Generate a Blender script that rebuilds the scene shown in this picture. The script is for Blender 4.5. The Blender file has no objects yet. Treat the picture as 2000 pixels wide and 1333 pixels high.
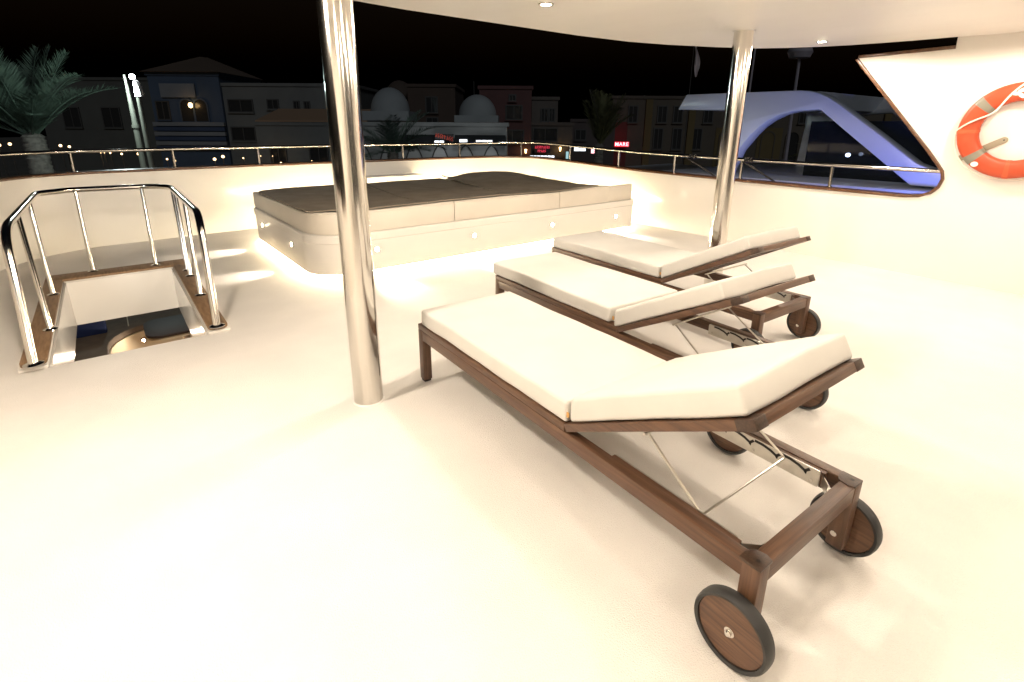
import bpy, bmesh, math, random
from mathutils import Vector, Matrix, noise
random.seed(7)
R = math.radians
PI = math.pi
S = bpy.context.scene
C = S.collection

# ------------------------------------------------------------------ camera, sky, sun, exposure
YAW = R(-38.0)
cam_d = bpy.data.cameras.new('camera'); cam = bpy.data.objects.new('camera', cam_d); C.objects.link(cam)
cam_d.sensor_width = 36.0; cam_d.lens = 18.045; cam_d.shift_y = -0.058
cam_d.clip_start = 0.05; cam_d.clip_end = 3000
cam.matrix_world = (Matrix.Translation((0, 0, 1.4148)) @ Matrix.Rotation(YAW, 4, 'Z')
                    @ Matrix.Rotation(R(90) - 0.297, 4, 'X') @ Matrix.Rotation(0.006, 4, 'Z'))
S.camera = cam

world = bpy.data.worlds.new('World'); S.world = world; world.use_nodes = True
wn = world.node_tree.nodes; wl = world.node_tree.links
sky = wn.new('ShaderNodeTexSky'); sky.sky_type = 'NISHITA'; sky.sun_disc = False
sky.sun_elevation = R(-3.0); sky.sun_rotation = R(200); sky.air_density = 1.0; sky.dust_density = 2.0
wl.new(sky.outputs[0], wn['Background'].inputs[0]); wn['Background'].inputs[1].default_value = 0.06

sun_d = bpy.data.lights.new('moon', 'SUN'); sun_d.energy = 0.30; sun_d.angle = R(6); sun_d.color = (0.88, 0.95, 1.0)
sun = bpy.data.objects.new('moon', sun_d); C.objects.link(sun); sun.location = (-5, -5, 30)
sun.rotation_euler = (Vector((0.35, 0.75, -0.42))).to_track_quat('-Z', 'Y').to_euler()

S.view_settings.view_transform = 'Standard'; S.view_settings.look = 'None'
S.view_settings.exposure = 0.28; S.view_settings.gamma = 1.0; S.view_settings.use_curve_mapping = False
S.cycles.use_denoising = True
S.cycles.max_bounces = 7; S.cycles.diffuse_bounces = 5; S.cycles.glossy_bounces = 4
S.cycles.use_adaptive_sampling = True; S.cycles.adaptive_threshold = 0.02
S.cycles.sample_clamp_indirect = 8.0
S.cycles.caustics_reflective = False; S.cycles.caustics_refractive = False

WARM = (1.0, 0.852, 0.69)

# ------------------------------------------------------------------ materials
def nd(nt, t, **kw):
    n = nt.nodes.new(t)
    for k, v in kw.items(): setattr(n, k, v)
    return n
def mat(name, col, rough=0.5, metal=0.0, var=0.0, vscale=4.0, bump=0.0, bscale=80.0, emit=None, es=0.0,
        stretch=None, col2=None, rvar=0.0, spec=None, coat=0.0):
    m = bpy.data.materials.new(name); m.use_nodes = True
    nt = m.node_tree; b = nt.nodes['Principled BSDF']
    b.inputs['Base Color'].default_value = (*col, 1); b.inputs['Roughness'].default_value = rough
    b.inputs['Metallic'].default_value = metal
    if spec is not None: b.inputs['Specular IOR Level'].default_value = spec
    if coat: b.inputs['Coat Weight'].default_value = coat; b.inputs['Coat Roughness'].default_value = 0.06
    tc = nd(nt, 'ShaderNodeTexCoord'); mp = nd(nt, 'ShaderNodeMapping')
    nt.links.new(tc.outputs['Object'], mp.inputs[0])
    if stretch: mp.inputs['Scale'].default_value = stretch
    if var or col2:
        n = nd(nt, 'ShaderNodeTexNoise'); n.inputs['Scale'].default_value = vscale; n.inputs['Detail'].default_value = 6
        nt.links.new(mp.outputs[0], n.inputs[0])
        r = nd(nt, 'ShaderNodeValToRGB'); c2 = col2 or tuple(max(0, c * (1 - var)) for c in col)
        r.color_ramp.elements[0].position = 0.32; r.color_ramp.elements[1].position = 0.68
        r.color_ramp.elements[0].color = (*c2, 1); r.color_ramp.elements[1].color = (*col, 1)
        nt.links.new(n.outputs[0], r.inputs[0]); nt.links.new(r.outputs[0], b.inputs['Base Color'])
    if rvar:
        n = nd(nt, 'ShaderNodeTexNoise'); n.inputs['Scale'].default_value = vscale * 1.7; n.inputs['Detail'].default_value = 4
        nt.links.new(mp.outputs[0], n.inputs[0])
        mr = nd(nt, 'ShaderNodeMapRange'); mr.inputs[3].default_value = rough; mr.inputs[4].default_value = rough + rvar
        nt.links.new(n.outputs[0], mr.inputs[0]); nt.links.new(mr.outputs[0], b.inputs['Roughness'])
    if bump:
        n = nd(nt, 'ShaderNodeTexNoise'); n.inputs['Scale'].default_value = bscale; n.inputs['Detail'].default_value = 3
        nt.links.new(mp.outputs[0] if stretch else tc.outputs['Object'], n.inputs[0])
        bp = nd(nt, 'ShaderNodeBump'); bp.inputs['Strength'].default_value = bump; bp.inputs['Distance'].default_value = 0.01
        nt.links.new(n.outputs[0], bp.inputs['Height']); nt.links.new(bp.outputs[0], b.inputs['Normal'])
    if emit:
        b.inputs['Emission Color'].default_value = (*emit, 1); b.inputs['Emission Strength'].default_value = es
    return m

gelcoat = mat('gelcoat', (0.83, 0.80, 0.745), 0.14, var=0.05, vscale=1.2, rvar=0.08, bump=0.07, bscale=2.5)
deckm = mat('nonskid_deck', (0.83, 0.80, 0.76), 0.6, var=0.07, vscale=2.5, bump=0.55, bscale=210)
ceilm = mat('ceiling_gelcoat', (0.90, 0.88, 0.84), 0.38, var=0.06, vscale=2.0, stretch=(1, 0.3, 1), bump=0.08, bscale=9)
chrome = mat('polished_steel', (0.74, 0.71, 0.66), 0.10, 1.0, var=0.12, vscale=30, stretch=(1, 1, 0.05), rvar=0.08)
steel = mat('brushed_steel', (0.66, 0.63, 0.57), 0.28, 1.0, var=0.1, vscale=40)
teak = mat('varnished_teak', (0.125, 0.055, 0.024), 0.32, col2=(0.07, 0.03, 0.013), vscale=5, stretch=(6, 6, 6), coat=0.3)
rimteak = mat('weathered_teak', (0.30, 0.185, 0.10), 0.6, col2=(0.19, 0.11, 0.055), vscale=6, stretch=(9, 1.2, 9), bump=0.2, bscale=60)
def wood(name, st, dark=1.0):
    return mat(name, (0.130 * dark, 0.066 * dark, 0.036 * dark), 0.42, col2=(0.060 * dark, 0.029 * dark, 0.016 * dark), vscale=3.2,
               stretch=st, bump=0.12, bscale=12)
wood_x = wood('ipe_wood_lengthwise', (1.2, 26, 26)); wood_y = wood('ipe_wood_crosswise', (26, 1.2, 26)); wood_z = wood('ipe_wood_upright', (26, 26, 1.4))
wood_end = wood('ipe_end_grain', (40, 40, 40), 0.42)
wheelwood = wood('ipe_wheel_disc', (2.0, 20, 34), 1.1)
rubber = mat('tyre_rubber', (0.028, 0.028, 0.028), 0.55, var=0.3, vscale=30)
black = mat('black_paint', (0.012, 0.010, 0.009), 0.5)
canvas = mat('cream_canvas', (0.63, 0.615, 0.58), 0.85, var=0.05, vscale=5, bump=0.12, bscale=420)
brass = mat('zip_tab', (0.55, 0.30, 0.09), 0.5)
vinyl = mat('sunpad_vinyl', (0.72, 0.665, 0.575), 0.42, var=0.06, vscale=3, bump=0.05, bscale=14)
cover = mat('taupe_cover', (0.35, 0.30, 0.235), 0.75, var=0.25, vscale=5, bump=0.3, bscale=8)
led = mat('led_strip', (1, 0.9, 0.7), 0.5, emit=(1.0, 0.82, 0.55), es=160.0)
lens = mat('lamp_lens', (1, 1, 1), 0.5, emit=(1.0, 0.86, 0.62), es=150.0)
bigl = mat('downlight_lens', (1, 1, 1), 0.5, emit=(1.0, 0.88, 0.66), es=40.0)
orange = mat('lifebuoy_orange', (0.47, 0.064, 0.019), 0.45, var=0.08, vscale=6)
greytape = mat('reflective_tape', (0.20, 0.19, 0.15), 0.45)
rope_m = mat('white_rope', (0.78, 0.70, 0.60), 0.8, bump=0.4, bscale=180)
white = mat('white_plastic', (0.82, 0.80, 0.76), 0.4)
olive = mat('holder_plastic', (0.30, 0.27, 0.19), 0.5)
darkglass = mat('dark_glass', (0.01, 0.012, 0.014), 0.06)

# ------------------------------------------------------------------ mesh helpers
class G:
    def __init__(s): s.v = []; s.f = []
    def add(s, vs, fs):
        o = len(s.v); s.v += [tuple(p) for p in vs]; s.f += [tuple(o + i for i in f) for f in fs]; return s
    def box(s, x0, x1, y0, y1, z0, z1):
        return s.add([(x0, y0, z0), (x1, y0, z0), (x1, y1, z0), (x0, y1, z0), (x0, y0, z1), (x1, y0, z1), (x1, y1, z1), (x0, y1, z1)],
                     [(0, 3, 2, 1), (4, 5, 6, 7), (0, 1, 5, 4), (1, 2, 6, 5), (2, 3, 7, 6), (3, 0, 4, 7)])
    def prism(s, poly, lo, hi, axis='z', top=None):
        # poly: 2D ccw outline. axis z: (x,y); axis y: (x,z); axis x: (y,z).  top: optional second outline
        top = top or poly
        n = len(poly)
        def P(p, h): return (p[0], p[1], h) if axis == 'z' else ((p[0], h, p[1]) if axis == 'y' else (h, p[0], p[1]))
        return s.add([P(p, lo) for p in poly] + [P(p, hi) for p in top],
                     [tuple(range(n))[::-1], tuple(range(n, 2 * n))] + [(i, (i + 1) % n, n + (i + 1) % n, n + i) for i in range(n)])
    def tube(s, pts, r, n=12, closed=False, caps=True):
        pts = [Vector(p) for p in pts]; m = len(pts); rs = r if isinstance(r, (list, tuple)) else [r] * m
        vs = []; up = None
        for i, p in enumerate(pts):
            a = pts[i - 1] if (i or closed) else p; b = pts[(i + 1) % m] if (i < m - 1 or closed) else p
            t = (b - a).normalized()
            if up is None:
                up = Vector((0, 0, 1)) if abs(t.z) < 0.9 else Vector((1, 0, 0))
            sx = t.cross(up).normalized(); up = sx.cross(t).normalized()
            for k in range(n):
                an = 2 * PI * k / n; vs.append(p + (sx * math.cos(an) + up * math.sin(an)) * rs[i])
        fs = []
        for i in range(m if closed else m - 1):
            j = (i + 1) % m
            for k in range(n): fs.append((i * n + k, i * n + (k + 1) % n, j * n + (k + 1) % n, j * n + k))
        if caps and not closed: fs += [tuple(range(n))[::-1], tuple(range((m - 1) * n, m * n))]
        return s.add(vs, fs)
    def lathe(s, prof, n=24, at=(0, 0, 0), axis='z'):
        vs = []; fs = []
        for (r, h) in prof:
            for k in range(n):
                an = 2 * PI * k / n; a, b = r * math.cos(an), r * math.sin(an)
                p = (a, b, h) if axis == 'z' else ((a, h, -b) if axis == 'y' else (h, a, b))
                vs.append((p[0] + at[0], p[1] + at[1], p[2] + at[2]))
        m = len(prof)
        for i in range(m - 1):
            for k in range(n): fs.append((i * n + k, i * n + (k + 1) % n, (i + 1) * n + (k + 1) % n, (i + 1) * n + k))
        if prof[0][0] > 1e-6: fs.append(tuple(range(n))[::-1])
        if prof[-1][0] > 1e-6: fs.append(tuple(range((m - 1) * n, m * n)))
        return s.add(vs, fs)
    def build(s, name, m, parent=None, bevel=0.0, seg=2, smooth=True, angle=35, loc=None, weld=True):
        bm = bmesh.new(); vs = [bm.verts.new(p) for p in s.v]
        for f in s.f:
            try: bm.faces.new([vs[i] for i in f])
            except ValueError: pass
        if weld: bmesh.ops.remove_doubles(bm, verts=bm.verts, dist=1e-5)
        bmesh.ops.dissolve_degenerate(bm, dist=1e-6, edges=bm.edges)
        bmesh.ops.recalc_face_normals(bm, faces=bm.faces)
        if bevel:
            es = [e for e in bm.edges if len(e.link_faces) == 2 and e.calc_face_angle(0) > R(30)]
            bmesh.ops.bevel(bm, geom=es, offset=bevel, segments=seg, affect='EDGES', profile=0.5, clamp_overlap=True)
        me = bpy.data.meshes.new(name); bm.to_mesh(me); bm.free()
        if smooth:
            for p in me.polygons: p.use_smooth = True
            me.set_sharp_from_angle(angle=R(angle))
        o = bpy.data.objects.new(name, me); C.objects.link(o)
        if m: me.materials.append(m)
        if parent: o.parent = parent
        if loc: o.location = loc
        return o

def tag(o, label=None, cat=None, group=None, kind=None):
    if label: o['label'] = label
    if cat: o['category'] = cat
    if group: o['group'] = group
    if kind: o['kind'] = kind
    return o
def empty(name, loc=(0, 0, 0), rz=0.0, label=None, cat=None, group=None):
    o = bpy.data.objects.new(name, None); C.objects.link(o); o.location = loc; o.rotation_euler = (0, 0, rz); o.empty_display_size = 0.1
    return tag(o, label, cat, group)
def kids(o): return [c for c in bpy.data.objects if c.parent == o]
def copy_tree(o, parent=None):
    c = o.copy(); C.objects.link(c)
    if parent: c.parent = parent
    for ch in kids(o): copy_tree(ch, c)
    return c
def arc(cx, cy, r, a0, a1, n=10):
    return [(cx + r * math.cos(R(a0 + (a1 - a0) * i / n)), cy + r * math.sin(R(a0 + (a1 - a0) * i / n))) for i in range(n + 1)]
def rrect(x0, x1, y0, y1, r, n=8):
    rs = r if isinstance(r, (list, tuple)) else [r] * 4     # (x0y0, x1y0, x1y1, x0y1)
    return (arc(x0 + rs[0], y0 + rs[0], rs[0], 180, 270, n) + arc(x1 - rs[1], y0 + rs[1], rs[1], 270, 360, n)
            + arc(x1 - rs[2], y1 - rs[2], rs[2], 0, 90, n) + arc(x0 + rs[3], y1 - rs[3], rs[3], 90, 180, n))
def fillet(pts, r, n=8):
    out = [Vector(pts[0])]
    for i in range(1, len(pts) - 1):
        a, b, c = Vector(pts[i - 1]), Vector(pts[i]), Vector(pts[i + 1])
        d = min(r, (a - b).length * 0.49, (c - b).length * 0.49)
        p, q = b + (a - b).normalized() * d, b + (c - b).normalized() * d
        for k in range(n + 1):
            t = k / n; out.append((1 - t) ** 2 * p + 2 * t * (1 - t) * b + t * t * q)
    out.append(Vector(pts[-1])); return out
def bar(g, path, wvecs, w, t):
    """rectangular section swept along path; wvecs = direction of the width at every point"""
    path = [Vector(p) for p in path]; n = len(path); vs = []
    for i, p in enumerate(path):
        tg = (path[min(i + 1, n - 1)] - path[max(i - 1, 0)]).normalized(); wv = Vector(wvecs[i]).normalized()
        nv = tg.cross(wv).normalized()
        for a, b in ((0, 0), (1, 0), (1, 1), (0, 1)): vs.append(p + wv * w * a + nv * t * b)
    fs = [(0, 1, 2, 3), tuple(4 * (n - 1) + k for k in (3, 2, 1, 0))]
    for i in range(n - 1):
        for k in range(4): fs.append((4 * i + k, 4 * i + (k + 1) % 4, 4 * i + 4 + (k + 1) % 4, 4 * i + 4 + k))
    g.add(vs, fs)
def pillow(g, x0, x1, y0, y1, z0, z1, r, nx=14, ny=8, amp=0.004, seed=0, crown=0.0, fr=6.0):
    def axis(a, b, n):
        L = b - a; e = [0, r * 0.12, r * 0.35, r * 0.65, r]
        mid = [r + (L - 2 * r) * i / n for i in range(1, n)]
        return [a + q for q in e + mid] + [b - q for q in e[::-1]]
    X, Y, Z = axis(x0, x1, nx), axis(y0, y1, ny), axis(z0, z1, 2)
    bm = bmesh.new()
    def grid(U, V, f):
        vv = [[bm.verts.new(f(u, v)) for v in V] for u in U]
        for i in range(len(U) - 1):
            for j in range(len(V) - 1): bm.faces.new((vv[i][j], vv[i + 1][j], vv[i + 1][j + 1], vv[i][j + 1]))
    grid(X, Y, lambda u, v: (u, v, z0)); grid(X, Y, lambda u, v: (u, v, z1))
    grid(X, Z, lambda u, v: (u, y0, v)); grid(X, Z, lambda u, v: (u, y1, v))
    grid(Y, Z, lambda u, v: (x0, u, v)); grid(Y, Z, lambda u, v: (x1, u, v))
    bmesh.ops.remove_doubles(bm, verts=bm.verts, dist=1e-5)
    for v in bm.verts:
        p = v.co; c = Vector((min(max(p.x, x0 + r), x1 - r), min(max(p.y, y0 + r), y1 - r), min(max(p.z, z0 + r), z1 - r)))
        d = p - c
        if d.length > 1e-9: p = c + d.normalized() * r
        k = noise.noise_vector(Vector((p.x * fr + seed, p.y * fr, p.z * fr))) * amp
        tx = (p.x - x0) / (x1 - x0); ty = (p.y - y0) / (y1 - y0)
        cz = crown * (max(0, 4 * tx * (1 - tx)) ** 0.5) * (max(0, 4 * ty * (1 - ty)) ** 0.5) if p.z > (z0 + z1) / 2 else 0
        v.co = p + Vector((k.x * 0.6, k.y * 0.6, k.z + cz))
    bm.verts.index_update()
    g.add([v.co.copy() for v in bm.verts], [[v.index for v in f.verts] for f in bm.faces]); bm.free()
def lamp(name, kind, loc, energy, col, parent=None, aim=None, size=90, blend=0.5, radius=0.03):
    d = bpy.data.lights.new(name, kind); d.energy = energy; d.color = col
    d.shadow_soft_size = radius
    if kind == 'SPOT': d.spot_size = R(size); d.spot_blend = blend
    o = bpy.data.objects.new(name, d); C.objects.link(o); o.location = loc
    if aim is not None: o.rotation_euler = Vector(aim).to_track_quat('-Z', 'Y').to_euler()
    if parent: o.parent = parent
    return o

# ------------------------------------------------------------------ large structure: the yacht's upper deck
TILT = 0.12                                    # walls lean inboard by TILT * z
UC = 2.58                                      # centreline
HU0, HU1, HV0, HV1 = -0.465, 0.37, 3.93, 6.02   # stair hatch opening
def make_deck():
    bm = bmesh.new(); X = [-1.6, HU0, HU1, 6.7]; Y = [-4.2, HV0, HV1, 8.3]; zs = (0.0, -0.34)
    V = {}
    for k, z in enumerate(zs):
        for i, x in enumerate(X):
            for j, y in enumerate(Y): V[i, j, k] = bm.verts.new((x, y, z))
    for i in range(3):
        for j in range(3):
            if (i, j) == (1, 1): continue
            for k in (0, 1): bm.faces.new((V[i, j, k], V[i + 1, j, k], V[i + 1, j + 1, k], V[i, j + 1, k]))
    for i in range(3):
        for j in (0, 3): bm.faces.new((V[i, j, 0], V[i + 1, j, 0], V[i + 1, j, 1], V[i, j, 1]))
        for j in (0, 3): bm.faces.new((V[j, i, 0], V[j, i + 1, 0], V[j, i + 1, 1], V[j, i, 1]))
    bmesh.ops.recalc_face_normals(bm, faces=bm.faces)
    me = bpy.data.meshes.new('deck'); bm.to_mesh(me); bm.free(); me.materials.append(deckm)
    o = bpy.data.objects.new('deck', me); C.objects.link(o); tag(o, 'cream non-skid upper deck of the yacht', kind='structure')
make_deck()

# plan of the bulwark: inner face at floor level, from right side round the stern to the left side
def ztop(u, v):
    if u > UC: return 0.757 if v < 3 else (0.757 + (v - 3) / 1.8 * 0.014 if v < 4.8 else min(0.85, 0.771 + (v - 4.8) / 2.4 * 0.08))
    return 0.85
plan = [(6.2, v) for v in (2.6, 3.2, 3.8, 4.4, 5.0, 5.6, 6.2, 6.6)]
plan += [(5.1 + 1.1 * math.cos(R(a)), 6.62 + 1.1 * math.sin(R(a))) for a in range(8, 90, 8)]
NB = 26
for i in range(NB + 1):
    u = 5.1 - (5.1 - 0.06) * i / NB; plan.append((u, 7.72 + 0.10 * (1 - ((u - UC) / 2.52) ** 2)))
plan += [(0.06 - 1.1 * math.cos(R(a)), 6.62 + 1.1 * math.sin(R(a))) for a in range(84, 0, -8)]
plan += [(-1.04, v) for v in (6.2, 5.6, 5.0, 4.4, 3.8, 3.2, 2.6)]
def normals(pl):
    out = []
    for i in range(len(pl)):
        a, b = Vector(pl[max(i - 1, 0)]), Vector(pl[min(i + 1, len(pl) - 1)]); t = (b - a).normalized()
        out.append(Vector((t.y, -t.x)))                     # outward
    return out
pn = normals(plan)
def wall_pt(i, z, off=0.0):
    p = Vector(plan[i]) + pn[i] * (off - TILT * z); return Vector((p.x, p.y, z))
g = G(); n = len(plan); vs = []
for i in range(n):
    zt = ztop(*plan[i])
    vs += [wall_pt(i, -0.02), wall_pt(i, 0.03), wall_pt(i, zt * 0.5), wall_pt(i, zt), wall_pt(i, zt, 0.13), wall_pt(i, -0.02, 0.20)]
fs = []
for i in range(n - 1):
    for k in range(5): fs.append((6 * i + k, 6 * i + k + 1, 6 * i + k + 7, 6 * i + k + 6))
g.add(vs, fs)
bul = g.build('yacht_bulwark', gelcoat); tag(bul, 'cream curved bulwark wall around the open end of the deck', 'bulwark')
g = G(); bar(g, [wall_pt(i, ztop(*plan[i]) + 0.002, -0.02) for i in range(n)], [pn[i].to_3d() for i in range(n)], 0.17, -0.028)
g.build('cap_rail', teak, bul, bevel=0.006)

# side walls of the superstructure, with the swept opening (outline in v, z)
def side_wall(sign):
    u0 = 6.2 if sign > 0 else -1.04
    op = [(2.602, -0.02), (2.602, 0.757), (1.62, 0.757), (1.50, 0.772), (1.41, 0.812), (1.355, 0.875), (1.335, 0.955), (1.35, 1.03), (1.389, 1.085),
          (1.488, 1.213), (2.19, 2.046), (1.45, 2.058), (1.45, 2.20), (-4.2, 2.20), (-4.2, -0.02)]
    g = G(); n = len(op); vs = []
    for off in (0.0, 0.13):
        for (v, z) in op: vs.append((u0 - sign * TILT * z + sign * off, v, z))
    g.add(vs, [tuple(range(n)), tuple(range(2 * n - 1, n - 1, -1))] + [(i, (i + 1) % n, n + (i + 1) % n, n + i) for i in range(n)])
    o = g.build('side_wall', gelcoat, angle=25)
    tag(o, 'tall cream side wall with swept pointed opening, lifebuoy hung on it' if sign > 0 else 'tall cream side wall left of the camera, mirror of the lifebuoy wall', 'wall')
    tr = op[1:12]
    # refine path, trim strip follows the edge of the opening
    path = []
    for i in range(len(tr) - 1):
        a, b = Vector(tr[i]), Vector(tr[i + 1]); m = max(1, int((b - a).length / 0.06))
        for k in range(m): path.append(a + (b - a) * k / m)
    path.append(Vector(tr[-1]))
    P = [Vector((u0 - sign * (TILT * z) - sign * 0.02, v, z + 0.001)) for v, z in path]
    # the corner at the tip is mitred by splitting the trim there
    tip = min(range(len(P)), key=lambda k: (P[k] - Vector((u0 - sign * TILT * 2.046 - sign * .02, 2.19, 2.046))).length)
    for seg in (P[:tip + 1], P[tip:]):
        g = G(); bar(g, seg, [(sign, 0, 0)] * len(seg), 0.17, (0.026 if sign > 0 else -0.026)); g.build('edge_trim', teak, o, bevel=0.004)
    return o
side_wall(1); side_wall(-1)

bk = G().box(-1.6, 6.7, -4.35, -4.2, -0.02, 2.3).build('bulkhead', gelcoat); tag(bk, 'cream cabin bulkhead behind the camera', 'wall')
for u in (0.2, 1.5, 2.8, 4.1): G().box(u, u + 1.2, -4.198, -4.17, 0.08, 1.95).build('door_pane', darkglass, bk)

# roof: underside outline
half = [(0.0, 3.44), (0.8, 3.44), (1.4, 3.385), (1.82, 3.27), (2.3, 3.07), (2.69, 2.85), (2.9, 2.62), (3.03, 2.42), (3.13, 2.2), (3.19, 2.0), (3.25, 1.75), (3.29, 1.44), (3.36, 1.2), (3.45, 0.9), (3.45, -4.3)]
half = [(a * 1.0, b) for a, b in half]
outl = [(UC + a, b) for a, b in half][::-1] + [(UC - a, b) for a, b in half[1:]]
def inset(poly, d):
    c = Vector((UC, 0.0)); return [tuple(Vector(p) + (c - Vector(p)).normalized() * d) for p in poly]
g = G(); vs = []; n = len(outl)
for z, d in ((2.143, 0.0), (2.150, -0.02), (2.18, -0.03), (2.34, 0.25)):
    vs += [(x, y, z) for x, y in inset(outl, d)]
fs = [tuple(range(n)), tuple(range(3 * n, 4 * n))] + [(k * n + i, k * n + (i + 1) % n, (k + 1) * n + (i + 1) % n, (k + 1) * n + i) for k in range(3) for i in range(n)]
g.add(vs, fs); roof = g.build('ceiling', ceilm, angle=50); tag(roof, kind='structure')

# ------------------------------------------------------------------ downlights in the ceiling
def downlight(u, v, e, spill, label, size=84, blend=0.9):
    t = empty('downlight', (u, v, 2.143), 0, label, 'ceiling light', 'recessed downlights in the roof')
    G().lathe([(0.034, -0.0015), (0.036, -0.007), (0.047, -0.006), (0.051, -0.0012)], 28).build('bezel', steel, t)
    G().lathe([(0.0, -0.004), (0.034, -0.004)], 24).build('lens', bigl, t)
    lamp('bulb', 'SPOT', (0, 0, -0.075), e, WARM, t, (0, 0, -1), size, blend, 0.07)
    lamp('spill', 'SPOT', (0, 0, -0.085), spill, WARM, t, (0, 0, -1), 176, 0.15, 0.09)
DL = [(-0.17, 2.27, 30, 205, 'recessed downlight over the deck left of the front pole'), (2.38, 2.715, 20, 118, 'round recessed downlight near the curved roof edge, left of the far pole'),
      (5.27, 2.26, 40, 120, 'round recessed downlight near the roof edge, right of the far pole'),
      (5.25, 0.72, 40, 60, 'recessed downlight over the right side wall'), (-0.15, 0.55, 10, 60, 'recessed downlight left of the camera'),
      (1.25, 0.75, 8, 26, 'recessed downlight over the foreground deck, just ahead of the camera'),
      (2.6, 0.7, 8, 26, 'recessed downlight over the wheels of the nearest lounger'), (3.9, 0.7, 12, 40, 'recessed downlight over the head end of the far loungers'),
      (0.4, -1.0, 14, 50, 'recessed downlight behind the camera to the left'), (2.2, -1.0, 14, 50, 'recessed downlight behind the camera'),
      (4.2, -1.0, 20, 60, 'recessed downlight behind the camera to the right')]
for u, v, e, q, l in DL: downlight(u, v, e * 0.66, q * 0.66, l)

# ------------------------------------------------------------------ poles
def pole(u, v, label):
    t = empty('support_pole', (u, v, 0), 0, label, 'pole', 'polished steel roof poles')
    G().lathe([(0.075, 0.004), (0.075, 0.7), (0.075, 1.4), (0.075, 2.138)], 48).build('shaft', chrome, t)
    G().lathe([(0.083, 0.0), (0.083, 0.003), (0.077, 0.008)], 48).build('sealant_ring', white, t)
    G().lathe([(0.078, 2.136), (0.088, 2.143)], 48).build('top_collar', white, t)
pole(0.905, 2.40, 'thick polished steel pole in front, left of the loungers')
pole(4.23, 2.42, 'polished steel pole behind the farthest lounger')

# ------------------------------------------------------------------ railing on the bulwark
rl = empty('guard_railing', (UC, 7.8, 0.85), 0, 'thin polished steel guard railing on top of the bulwark', 'railing')
rp = []
for i in range(n := len(plan)):
    zt = ztop(*plan[i]); p = wall_pt(i, zt, 0.075); hr = 0.25 if plan[i][0] < 5.6 else 0.263
    rp.append(Vector((p.x, p.y, zt + hr)))
rp = [Vector((6.16, 1.39, 1.02)), Vector((6.16, 2.0, 1.02))] + rp
off = Vector(rl.location)
G().tube([p - off for p in rp], 0.021, 12).build('top_rail', chrome, rl)
posts = [(-0.30, 7.75), (0.70, 7.8), (1.69, 7.8), (2.72, 7.8), (3.83, 7.8), (4.87, 7.75), (5.95, 7.35), (6.18, 6.35), (6.18, 5.30), (6.18, 4.31), (6.18, 3.35), (6.18, 2.32), (-1.0, 6.3), (-1.0, 5.2), (-1.0, 4.1)]
for (u, v) in posts:
    j = min(range(2, len(rp)), key=lambda k: (rp[k].xy - Vector((u, v))).length)
    p = rp[j].copy()
    a = rp[max(j - 1, 0)]; b = rp[min(j + 1, len(rp) - 1)]; t = (b - a)
    s = max(0, min(1, (Vector((u, v, 0)) - a).xy.dot(t.xy) / t.xy.dot(t.xy))); p = a + t * s
    zt = 0.85 if (u < 5.6) else ztop(u, v)
    G().tube([(p.x - off.x, p.y - off.y, zt + 0.03 - off.z), (p.x - off.x, p.y - off.y, p.z - 0.01 - off.z)], 0.017, 10).build('post', chrome, rl)
    G().lathe([(0.032, zt + 0.03 - off.z), (0.032, zt + 0.034 - off.z), (0.018, zt + 0.042 - off.z)], 14, (p.x - off.x, p.y - off.y, 0)).build('flange', chrome, rl)

# two dark mooring straps tied to the railing
def strap(v, label):
    g = G(); u = 6.165; z = 1.022
    for k in range(3): g.tube([(u + 0.03 * math.cos(R(a)), v - 0.035 + 0.035 * k + 0.006 * math.sin(R(a * 2)), z + 0.03 * math.sin(R(a))) for a in range(0, 360, 30)], 0.010, 8, closed=True)
    g.tube([(u - 0.02, v, z + 0.02), (u - 0.035, v + 0.05, z - 0.03), (u - 0.03, v - 0.02, z - 0.055), (u + 0.02, v - 0.12, z - 0.12), (u + 0.10, v - 0.3, z - 0.24), (u + 0.35, v - 0.55, z - 0.55)], 0.011, 8)
    tag(g.build('mooring_strap', black), label, 'strap', 'dark straps tied to the railing')
strap(4.03, 'dark strap knotted on the railing just left of the far pole'); strap(3.26, 'dark strap knotted on the railing just right of the far pole')

# ------------------------------------------------------------------ sunpad island with its light strip
sp = empty('sunpad_island', (3.4, 5.7, 0), 0, 'long cream moulded sunpad base with rounded corner and glowing light strip below', 'sunpad')
ox, oy = -3.4, -5.7
body = (arc(1.36 + 0.36, 4.62 + 0.36, 0.36, 180, 270, 12) + [(5.74, 4.62), (5.79, 4.66), (5.79, 4.74)] + arc(5.28, 6.85, 0.12, 20, 90, 4) + arc(1.36 + 0.15, 6.97 - 0.15, 0.15, 90, 180, 6))
def shift(pl, d=0.0):
    c = Vector((3.4, 5.7)); out = []
    for i, p in enumerate(pl):
        a, b = Vector(pl[i - 1]), Vector(pl[(i + 1) % len(pl)]); t = (b - a)
        nn = Vector((t.y, -t.x)).normalized(); out.append(tuple(Vector(p) + nn * d + Vector((ox, oy))))
    return out
g = G(); nb = len(body); vs = []
for z, d in ((0.055, -0.05), (0.045, -0.012), (0.06, -0.004), (0.345, 0.0), (0.352, 0.008), (0.412, 0.010), (0.424, 0.004), (0.428, -0.012)):
    vs += [(x, y, z) for x, y in shift(body, d)]
m = 8
g.add(vs, [tuple(range(nb))[::-1], tuple(range((m - 1) * nb, m * nb))] + [(k * nb + i, k * nb + (i + 1) % nb, (k + 1) * nb + (i + 1) % nb, (k + 1) * nb + i) for k in range(m - 1) for i in range(nb)])
g.build('moulded_body', gelcoat, sp, angle=28)
G().prism(shift(body, -0.085), 0.0, 0.056).build('plinth', gelcoat, sp)
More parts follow.
